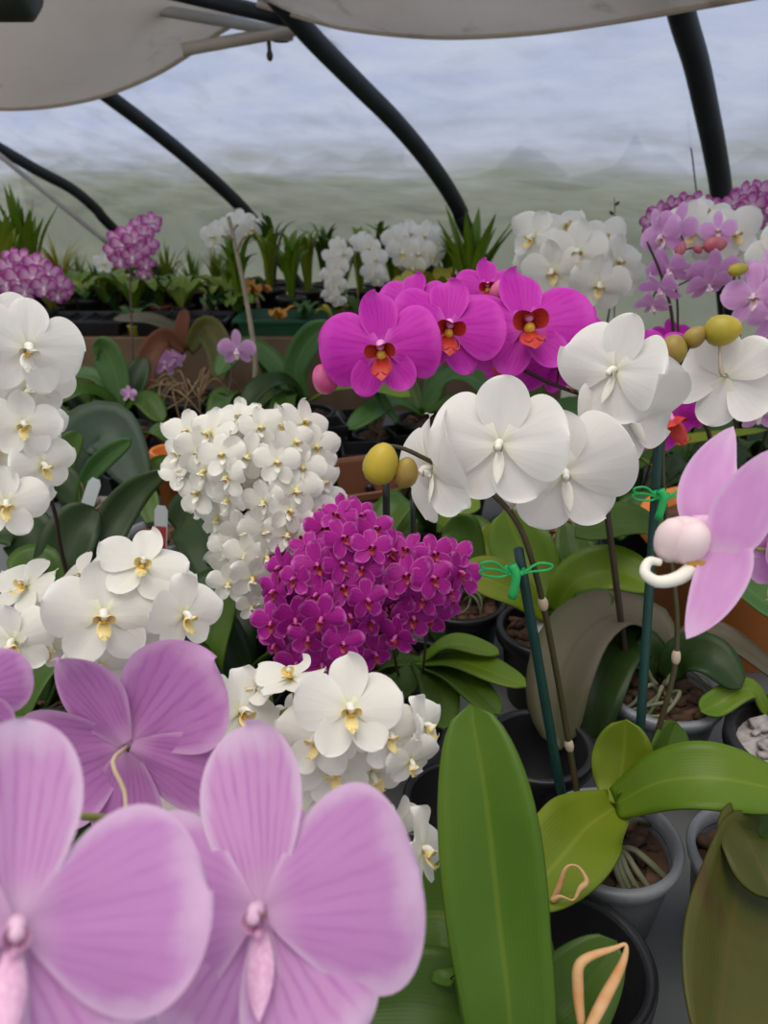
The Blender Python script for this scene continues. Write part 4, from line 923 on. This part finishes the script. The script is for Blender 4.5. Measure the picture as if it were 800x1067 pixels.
filler('dark leafy orchid in shade at the far right, below the coral buds', 785, 440, .07, .115, 'black',
       [([(785, 430, 1.85), (760, 405, 1.85), (728, 420, 1.8)], .08, 'g_dark'), ([(785, 430, 1.85), (800, 395, 1.87), (830, 400, 1.87)], .08, 'g_mid'), ([(782, 432, 1.82), (750, 436, 1.76), (715, 455, 1.72)], .07, 'g_mid'), ([(785, 430, 1.88), (770, 380, 1.92), (745, 375, 1.93)], .07, 'g_dark', UP)])
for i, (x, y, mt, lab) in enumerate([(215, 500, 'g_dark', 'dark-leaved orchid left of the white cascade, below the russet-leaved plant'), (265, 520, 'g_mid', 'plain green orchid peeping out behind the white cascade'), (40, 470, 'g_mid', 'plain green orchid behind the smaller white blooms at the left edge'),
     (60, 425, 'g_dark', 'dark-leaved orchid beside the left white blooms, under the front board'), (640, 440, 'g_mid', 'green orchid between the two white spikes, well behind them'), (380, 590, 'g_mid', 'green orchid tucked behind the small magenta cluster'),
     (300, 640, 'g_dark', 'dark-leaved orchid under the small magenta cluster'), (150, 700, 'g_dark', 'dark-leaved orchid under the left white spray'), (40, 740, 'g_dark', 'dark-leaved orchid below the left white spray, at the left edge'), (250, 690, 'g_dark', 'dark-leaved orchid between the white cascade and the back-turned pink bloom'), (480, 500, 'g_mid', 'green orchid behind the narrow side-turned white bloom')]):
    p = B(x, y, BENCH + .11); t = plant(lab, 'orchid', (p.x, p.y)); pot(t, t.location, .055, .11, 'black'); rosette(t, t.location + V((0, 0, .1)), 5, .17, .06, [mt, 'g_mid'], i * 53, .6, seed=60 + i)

# hexagonal planter, stacked square pots
def sqpot(label, c, s, h, rot, group=None):
    t = thing('square_pot', label, 'pot', c, group); mb = MB(); q = s * .78
    lathe(mb, [(q * .7, 0), (s * .7, h * .9), (s * .74, h * .9), (s * .74, h), (s * .67, h), (q * .66, .006), (.002, .006)], c, 4, rot=rot + math.pi / 4); mb.build('pot', 'black', t, smooth=False); return t
p = B(374, 500, BENCH + .10); t = plant('empty brown hexagonal planter with a drain hole, left of the yellow buds', 'planter', (p.x, p.y), name='hexagonal_planter', r=.118, fixed=True)
mb = MB(); c = t.location; rr = .112; lathe(mb, [(.001, 0), (rr * .8, 0), (rr * .98, .10), (rr * 1.07, .10), (rr * 1.07, .112), (rr * .99, .112), (rr * .95, .105), (rr * .76, .008), (.001, .008)], c, 6, rot=.35); mb.build('pot', 'terrabrown', t, smooth=False)
mb = MB(); hc = c + V((.02, rr * .70, .05)); tube(mb, [hc + V((0, -.006, 0)), hc + V((0, .002, 0))], .010, 12); mb.build('drain_hole', 'black', t)
for i, (x, y, s, h, a, lv) in enumerate([(338, 452, .085, .10, .2, 2), (375, 470, .085, .10, .1, 1), (352, 478, .08, .09, .3, 1), (402, 480, .08, .09, .15, 1), (320, 470, .085, .1, .1, 1), (392, 452, .085, .1, .3, 1), (368, 448, .08, .1, .2, 1), (330, 500, .08, .09, .2, 1)]):
    p = B(x, y, BENCH + h)
    p.x, p.y = free(p.x, p.y, s * .76, BENCH)
    for k in range(lv): sqpot('empty square black pot among those behind the brown hexagonal planter', V((p.x, p.y, BENCH + k * .03)), s, h, a + k * .1, 'square black pots behind the brown planter')
for i, (x, y) in enumerate([(150, 452), (172, 470), (145, 480), (228, 470), (95, 470), (270, 470), (245, 455)]):
    p = B(x, y, BENCH + .09); p.x, p.y = free(p.x, p.y, .065, BENCH); sqpot('empty square black pot in the dark gap near the russet-leaved plant', V((p.x, p.y, BENCH)), .085, .09, .2 + .3 * i, 'square black pots by the russet-leaved plant')
p0 = B(176, 500, BENCH + .05); p0.x, p0.y = free(p0.x, p0.y, .044, BENCH); t = thing('clay_pot', 'narrow orange clay pot beside the white cascade, mostly hidden', 'pot', V((p0.x, p0.y, BENCH))); pot(t, t.location, .04, .13, 'terra', None)

# --- white, lilac and rimmed orchids behind, at the right
def rear(label, base, kind, fl, path, mat='stemdark', pm='stemgreen', lod=1, r_=.06, leaves=4, seed=1, lm=('g_mid', 'g_dark'), r=.0025, ll=.16):
    t = plant(label, 'orchid', base, r=r_ * 1.07); pot(t, t.location, r_, .11, 'black')
    b = FL(t, kind, lod, fl); spike(t, [t.location + V((0, 0, .1))] + [W(*a) for a in path], b, r, mat, pm=pm)
    if leaves: rosette(t, t.location + V((0, 0, .1)), leaves, ll, .06, list(lm), seed * 40, seed=seed)
    return t
rear('cluster of white orchids with orange-yellow lips against the film, right of the magenta blooms', (.42, 1.55), 'creamx',
     [(556, 247, 1.42, 56, -34, 8, -30), (588, 236, 1.44, 52, 20, 40, 30), (576, 282, 1.40, 62, -16, -4, 10), (602, 262, 1.38, 64, -4, 10, 0), (628, 248, 1.44, 50, 14, 30, 20), (624, 296, 1.38, 62, 6, -6, -10), (643, 272, 1.42, 52, 34, 6, 0), (596, 300, 1.42, 58, -10, -20, 0), (652, 290, 1.44, 46, 46, -10, 0), (560, 268, 1.45, 50, -30, -10, 20), (612, 280, 1.43, 56, 0, 0, 30)],
     [(612, 430, 1.55), (630, 350, 1.5), (636, 290, 1.48), (610, 255, 1.46), (565, 250, 1.46)], seed=2)
t = rear('white orchid in front of the thick right-hand hoop', (.62, 1.36), 'creamx', [(722, 240, 1.25, 62, -14, 0, -10), (764, 243, 1.24, 58, 20, 4, 20), (748, 262, 1.27, 50, 10, -30, 0), (736, 222, 1.29, 44, 0, 40, 0)],
     [(760, 400, 1.4), (752, 310, 1.34), (745, 260, 1.3), (715, 235, 1.29)], seed=3)
t = rear('lilac orchid with drooping blooms and coral buds, behind the right white spike', (.50, 1.30), 'lilac', [(690, 246, 1.2, 52, -40, -10, 20), (704, 236, 1.2, 44, 10, -20, -20), (697, 280, 1.2, 46, -20, -40, 10), (688, 300, 1.19, 44, -30, -50, 0), (680, 318, 1.19, 38, -20, -60, 0), (748, 240, 1.2, 36, 0, 10, 0), (744, 284, 1.18, 54, 0, -50, 0), (738, 296, 1.18, 44, 20, -50, 10)],
     [(702, 400, 1.28), (706, 330, 1.24), (704, 290, 1.22), (712, 262, 1.2), (735, 258, 1.2)], seed=4)
bud(t, W(745, 255, 1.19), (1, 0, .1), .0125, .0185, 'budcoral'); bud(t, W(709, 259, 1.19), (.2, 0, 1), .0085, .0115, 'budcoral'); bud(t, W(727, 260, 1.19), (.6, 0, -.5), .006, .008, 'budcoral')
mb = MB(); tube(mb, [W(703, 400, 1.27), W(700, 330, 1.22), W(688, 285, 1.2), W(674, 252, 1.18)], lambda t: .0034 * (1 - .5 * t), 7, 20)
t.location; q = mb.build('old_spike', 'stemdark', t)
rear('orchid with a row of small pink-rimmed blooms over the white and lilac ones', (.70, 1.62), 'rim', [(676, 232, 1.45, 24, -40, 0, 0), (687, 222, 1.46, 26, -20, 10, 0), (699, 216, 1.46, 26, -10, 20, 10), (711, 213, 1.46, 27, 0, 20, 0), (725, 212, 1.46, 27, 0, 20, -10), (738, 216, 1.45, 26, 10, 10, 0), (752, 222, 1.45, 26, 20, 0, 10), (756, 234, 1.44, 25, 20, -10, 0), (694, 230, 1.43, 26, -20, -10, 0), (708, 226, 1.43, 26, 0, -10, 20), (723, 226, 1.43, 26, 10, -10, 0), (740, 230, 1.43, 25, 0, -10, 0), (680, 242, 1.44, 22, -30, -10, 0)],
     [(765, 400, 1.65), (770, 290, 1.58), (755, 225, 1.5), (715, 208, 1.48), (680, 228, 1.48)], lod=2, seed=5, r=.002)
rear('orchid with a bunch of small pink-rimmed blooms in the upper right corner', (.78, 1.50), 'rim', [(766, 212, 1.4, 27, -20, 0, 0), (776, 203, 1.4, 28, -10, 10, 0), (790, 200, 1.4, 28, 0, 20, 10), (804, 204, 1.4, 28, 10, 10, 0), (784, 215, 1.38, 30, -10, -10, 0), (798, 217, 1.38, 28, 10, -10, 0), (772, 224, 1.39, 26, -20, -10, 0), (788, 230, 1.38, 26, 0, -40, 0)],
     [(850, 420, 1.5), (845, 300, 1.46), (820, 215, 1.43), (785, 205, 1.43)], lod=2, seed=6, r=.002)
t = rear('lilac orchid at the right edge below the small yellow bud', (.66, 1.12), 'lilac', [(786, 308, 1.02, 62, -14, 0, 0), (808, 330, 1.02, 60, 10, -20, 0), (806, 285, 1.03, 56, 10, 20, 0), (778, 412, 1.04, 44, -30, -10, 0), (794, 405, 1.02, 46, 0, 0, 10), (790, 430, 1.04, 44, 0, -30, 0)],
     [(850, 480, 1.1), (846, 380, 1.06), (822, 300, 1.05), (790, 284, 1.04)], seed=7)
bud(t, W(769, 281, 1.02), (1, 0, .2), .0085, .0135, 'bud')
rear('magenta orchid showing only slivers beside the back-turned white bloom at right', (.70, 1.30), 'magenta', [(792, 378, 1.2, 56, -30, 10, 0), (700, 352, 1.25, 40, 10, 20, 0), (690, 398, 1.25, 40, 10, 0, 0)], [(800, 440, 1.3), (790, 380, 1.25)], seed=8)
rear('white orchid just entering at the right edge above the lilac one', (.78, 1.22), 'creamx', [(806, 268, 1.1, 56, -20, 0, 0), (826, 250, 1.1, 60, 0, 0, 0)], [(880, 440, 1.2), (860, 300, 1.14), (826, 258, 1.12)], seed=9)
t = rear('bare-spiked orchid with a thin dry tip between the white clusters on the right', (.55, 1.75), 'lilac', [], [(640, 330, 1.72), (641, 260, 1.74), (640, 206, 1.76)], seed=10, r=.0018)
for i, (y, sx) in enumerate([(212, 1), (222, -1), (230, 1), (240, -1)]): bud(t, W(640 + 3 * sx, y, 1.75), (sx, 0, .8), .0035, .0065, 'stemdark')
t = plant('tall bare grey flower stalk left of the strap-leaved row, with short side branches', 'orchid', (B(262, 432).x, B(262, 432).y)); pot(t, t.location, .06, .11, 'black')
mb = MB(); tube(mb, [t.location + V((0, 0, .1)), W(266, 380, 1.92), W(258, 320, 1.92), W(247, 265, 1.92), W(238, 226, 1.92)], lambda t: .0075 * (1 - .35 * t), 8, 24)
for a in ([(247, 262, 1.92), (252, 250, 1.9), (256, 246, 1.9)], [(244, 250, 1.92), (236, 247, 1.9), (231, 246, 1.9)], [(242, 242, 1.92), (246, 236, 1.92), (248, 234, 1.92)]): tube(mb, [W(*q) for q in a], .0035, 6, 6)
mb.build('flower_spike', 'stemgrey', t); rosette(t, t.location + V((0, 0, .1)), 3, .14, .05, ['g_mid'], 0, seed=77)
t = rear('single lilac bloom hanging in front of the bare grey stalk', (B(250, 440).x - .06, B(250, 440).y - .05), 'lilac', [(247, 364, 1.8, 38, -10, -30, 0)], [(240, 400, 1.85), (240, 355, 1.84), (246, 352, 1.82)], seed=11, leaves=3)
rear('small lilac blooms low down behind the russet-leaved orchid', (B(168, 418).x, B(168, 418).y + .05), 'lilac', [(172, 378, 2.15, 26, 0, 0, 0), (182, 372, 2.15, 22, 0, 20, 0), (134, 410, 1.86, 16, 0, 0, 0)], [(178, 395, 2.2), (178, 378, 2.18)], lod=2, seed=12, leaves=3, ll=.1)
# far small pink sprays on the left
rear('small pink and white orchid spray standing before the thinnest hoop', (B(138, 420).x, B(138, 420).y), 'rim', [(118, 262, 2.0, 22, -30, 0, 0), (128, 256, 1.98, 26, -10, 0, 0), (140, 252, 1.98, 26, 0, 0, 0), (150, 244, 2.0, 22, 10, 10, 0), (158, 232, 2.02, 24, 20, 20, 0), (134, 244, 2.0, 24, -10, 20, 0), (122, 248, 2.02, 22, -20, 20, 0), (146, 262, 1.98, 24, 10, -10, 0), (152, 276, 1.98, 22, 10, -40, 0), (155, 256, 2.0, 22, 20, 0, 0), (126, 272, 1.98, 24, -10, -30, 0), (138, 268, 1.97, 24, 0, -20, 0), (150, 286, 1.97, 18, 0, -50, 0), (146, 234, 2.02, 20, 0, 30, 0)],
     [(138, 380, 2.0), (136, 300, 2.02), (138, 262, 2.03), (146, 246, 2.04), (158, 236, 2.04)], lod=2, seed=13, r=.003)
rear('rounded spray of small pink and white orchids above the big white blooms at far left', (B(30, 440).x, B(30, 440).y), 'rim', [(10, 280, 1.7, 28, -20, 0, 0), (24, 272, 1.7, 28, -10, 20, 0), (38, 276, 1.7, 28, 0, 20, 0), (50, 286, 1.7, 28, 10, 0, 0), (62, 298, 1.7, 28, 20, -10, 0), (20, 290, 1.68, 30, -10, -10, 0), (34, 290, 1.68, 30, 0, 0, 0), (46, 300, 1.68, 28, 0, -20, 0), (8, 296, 1.7, 28, -20, -20, 0), (26, 304, 1.68, 26, 0, -30, 0), (60, 308, 1.7, 22, 20, -40, 0), (66, 304, 1.72, 22, 30, 0, 0), (14, 268, 1.74, 22, -10, 30, 0)],
     [(10, 400, 1.75), (0, 320, 1.74), (14, 285, 1.73), (40, 284, 1.73), (64, 302, 1.73)], lod=2, seed=14)

# ------------------------------------------------------------------ raised back bench: rows of small plants
def clump(kind, seed, h):
    r = random.Random(seed); mb = MB()
    if kind == 'strap':
        for i in range(15):
            a = r.uniform(0, 6.28); d = V((math.cos(a), math.sin(a), 0)); l = h * r.uniform(.65, 1.05); s = r.uniform(.08, .38)
            q = leaf_mb([d * .008, d * l * s * .35 + V((0, 0, l * .45)), d * l * s * .8 + V((0, 0, l * .85)), d * l * s * 1.5 + V((0, 0, l * .98))], r.uniform(.018, .032), d * -1 + V((0, 0, .4)), 'lance', .2, 10, 4); mb.merge(q)
    elif kind == 'grass':
        for i in range(34):
            a = r.uniform(0, 6.28); d = V((math.cos(a), math.sin(a), 0)); l = h * r.uniform(.5, 1.05); s = r.uniform(.1, .9)
            q = leaf_mb([d * .01, d * l * s * .4 + V((0, 0, l * .5)), d * l * s + V((0, 0, l * (1 - .3 * s)))], r.uniform(.007, .012), d * -1 + V((0, 0, .4)), 'blade', .2, 8, 2); mb.merge(q)
    elif kind == 'spiky':
        for i in range(26):
            a = r.uniform(0, 6.28); d = V((math.cos(a), math.sin(a), 0)); l = h * r.uniform(.55, 1.05); s = r.uniform(.05, .6)
            q = leaf_mb([d * .01, d * l * s * .5 + V((0, 0, l * .5)), d * l * s + V((0, 0, l * (1 - .25 * s)))], r.uniform(.020, .030), d * -1 + V((0, 0, .4)), 'blade', .25, 8, 4); mb.merge(q)
    else:
        for i in range(9):
            a = r.uniform(0, 6.28); d = V((math.cos(a), math.sin(a), 0)); l = h * r.uniform(.6, 1.0)
            q = leaf_mb([d * .006, d * l * .35 + V((0, 0, l * .5)), d * l * .75 + V((0, 0, l * .7)), d * l + V((0, 0, l * .5))], l * .34, (0, 0, 1), 'round', .15, 10, 4); mb.merge(q)
    return mb
TEMPL = {}
def small(kind, var, x, y, h, mat, potk, label, cat='potted plant', group=None, pr=.045, ph=.075, name='potted_plant', room=True):
    key = (kind, var, mat, potk)
    s = h / .2
    if room: x, y = free(x, y, pr * s * 1.07, STAGE)
    loc = V((x, y, STAGE))
    if key not in TEMPL:
        t = thing(name, label, cat, V((0, 0, 0))); pot(t, V((0, 0, 0)), pr, ph, potk, 'bark', seg=20)
        q = clump(kind, var * 7 + len(kind), .2); q.v = [p + V((0, 0, ph * .85)) for p in q.v]; q.build('leaves', mat, t)
        TEMPL[key] = t; root = t
    else:
        src = TEMPL[key]; root = src.copy(); COL.objects.link(root)
        for ch in list(src.children):
            c = ch.copy(); COL.objects.link(c); c.parent = root
    root.location = loc; root.scale = (1, 1, 1) if s == 1 else (s, s, s); root.rotation_euler = (0, 0, x * 7 + y * 3)
    tag(root, label, cat, group)
    if not group and 'group' in root: del root['group']
    return root
def sx(px, d): return (px - 400) / F * d
r = random.Random(11)
for cx_, cy_, w_ in TRAYS:
    for k in range(9): TAKEN.append((cx_ - w_ / 2 + w_ * k / 8, cy_, .1, STAGE))
G1_, G2_, G3_ = 'strap-leaved row on the raised bench', 'bushy little plants on the raised bench', 'grassy little plants on the raised bench'
small('grass', 5, sx(178, 2.62), 2.58, .15, 'g_mid', 'red', 'small plant in a reddish clay pot behind the russet-leaved orchid', pr=.05)
small('broad', 5, sx(224, 2.58), 2.54, .11, 'g_orange', 'black', 'plant with orange bracts beside the bare grey stalk')
small('broad', 6, sx(292, 2.44), 2.44, .07, 'g_orange', 'black', 'tiny orange-leaved plant in the dark green tray, left end', room=False).location.z = STAGE + .008
small('broad', 7, sx(348, 2.46), 2.46, .07, 'g_yell', 'black', 'tiny yellow-leaved plant in the dark green tray, by the magenta bloom', room=False).location.z = STAGE + .008
small('broad', 8, sx(318, 2.48), 2.5, .08, 'g_cool', 'black', 'tiny pale green plant in the middle of the dark green tray', room=False).location.z = STAGE + .008
small('broad', 9, sx(158, 2.5), 2.46, .09, 'g_mid', 'yellow', 'low plant in a yellow pot on the raised bench edge', pr=.04)
small('spiky', 1, sx(20, 2.65), 2.62, .29, 'g_lime', 'black', 'tall spiky-leaved plant at the far left of the raised bench', pr=.04)
small('spiky', 2, sx(48, 2.85), 2.82, .33, 'g_bright', 'black', 'pale spiky plant with the tallest blade, second from the left on the raised bench', pr=.04)
small('spiky', 3, sx(-8, 2.9), 2.86, .27, 'g_olive', 'black', 'olive spiky plant cut by the left edge on the raised bench', pr=.04)
small('grass', 3, sx(80, 3.0), 2.95, .22, 'g_yell', 'terra' if False else 'black', 'straw-coloured grassy tuft left of the pink spray on the raised bench')
small('spiky', 9, sx(486, 2.48), 2.46, .30, 'g_bright', 'black', 'tall strap-leaved plant under the hoop behind the magenta blooms')
small('broad', 10, sx(464, 2.42), 2.42, .2, 'g_yell', 'black', 'yellowing broad-leaved plant behind the magenta blooms')
small('strap', 4, sx(440, 2.6), 2.56, .22, 'g_mid', 'black', 'green strap-leaved plant between the white sprays and the yellowing plant')
def back_orchid(label, x, d, fl, path, kind='creamx'):
    loc = V((*free(sx(x, d), d * .985 - .03, .049, STAGE), STAGE)); t = thing('potted_orchid', label, 'orchid', loc); pot(t, loc, .045, .08, 'black', seg=20)
    b = FL(t, kind, 2, fl); spike(t, [loc + V((0, 0, .07))] + [W(*a) for a in path], b, .0022, 'stemgreen', pr=.001); rosette(t, loc + V((0, 0, .07)), 3, .1, .04, ['g_mid'], 0, seed=int(x))
back_orchid('drooping white orchid column on the raised bench, left of the magenta blooms', 352, 2.4, [(352, 256, 2.32, 20, -20, 0, 0), (358, 264, 2.32, 20, 10, 0, 0), (346, 268, 2.32, 22, -20, 0, 0), (352, 278, 2.31, 24, 0, -10, 0), (345, 288, 2.31, 24, -10, -20, 0), (350, 298, 2.3, 24, 0, -30, 0), (344, 308, 2.3, 20, 0, -40, 0), (352, 314, 2.3, 18, 0, -40, 0)],
            [(362, 320, 2.38), (366, 262, 2.36), (356, 252, 2.35), (350, 280, 2.34), (347, 308, 2.33)])
back_orchid('white orchid spray hooked over, between the drooping column and the big white cluster', 386, 2.45, [(376, 252, 2.36, 24, -20, 20, 0), (384, 258, 2.35, 26, 0, 0, 0), (390, 270, 2.35, 28, 10, 0, 0), (388, 284, 2.34, 26, 0, -20, 0), (394, 292, 2.34, 20, 10, -40, 0)],
            [(374, 320, 2.42), (370, 262, 2.4), (380, 250, 2.39), (390, 285, 2.37)])
back_orchid('broad cluster of white orchids on the raised bench just left of the hoop foot', 430, 2.5, [(412, 250, 2.4, 32, -20, 10, 0), (428, 244, 2.4, 34, 0, 20, 0), (444, 246, 2.4, 34, 10, 10, 0), (456, 254, 2.4, 28, 20, 0, 0), (420, 262, 2.38, 36, -10, -10, 0), (436, 264, 2.38, 36, 0, 0, 0), (450, 266, 2.39, 28, 20, -10, 0), (430, 278, 2.38, 28, 0, -30, 0)],
            [(434, 330, 2.5), (440, 270, 2.46), (430, 250, 2.44)])
back_orchid('faint white orchid high against the film behind the bare grey stalk', 262, 3.0, [(222, 246, 2.75, 28, -20, 0, 0), (232, 238, 2.76, 22, -10, 10, 0), (250, 232, 2.76, 30, 0, 10, 0), (262, 238, 2.75, 30, 10, 0, 0), (256, 244, 2.75, 24, 10, -10, 0)],
            [(278, 310, 2.95), (276, 260, 2.88), (262, 232, 2.82), (225, 240, 2.8)])
back_orchid('single white bloom behind the small pink and white spray at left', 108, 2.7, [(108, 274, 2.5, 22, 0, 0, 0)], [(108, 310, 2.6), (108, 276, 2.55)])
for i in range(13):   # dense strap leaves right of the bare stalk
    px = 258 + i * 17; d = 2.74 + .16 * (i % 3); small('strap', i % 3, sx(px, d), d * .985 - .05, r.uniform(.19, .25), ('g_bright', 'g_lime', 'g_mid')[i % 3], 'black', 'upright strap-leaved plant in the dense green row behind the dark green tray', 'potted plant', G1_)
for i in range(11):
    px = 72 + i * 19; d = 2.66 + .16 * (i % 2); small('broad', i % 3, sx(px, d), d * .985 - .04, r.uniform(.10, .16), ('g_lime', 'g_bright', 'g_cool')[i % 3], 'black', 'low leafy plant in the row behind the black trays on the raised bench', 'potted plant', G2_)
for i in range(9):
    px = 66 + i * 24; d = 2.95 + .1 * (i % 2); small('grass', i % 2, sx(px, d), d * .985, r.uniform(.14, .2), ('g_bright', 'g_lime')[i % 2], 'black', 'grassy plant at the back of the raised bench near the film', 'potted plant', G3_)
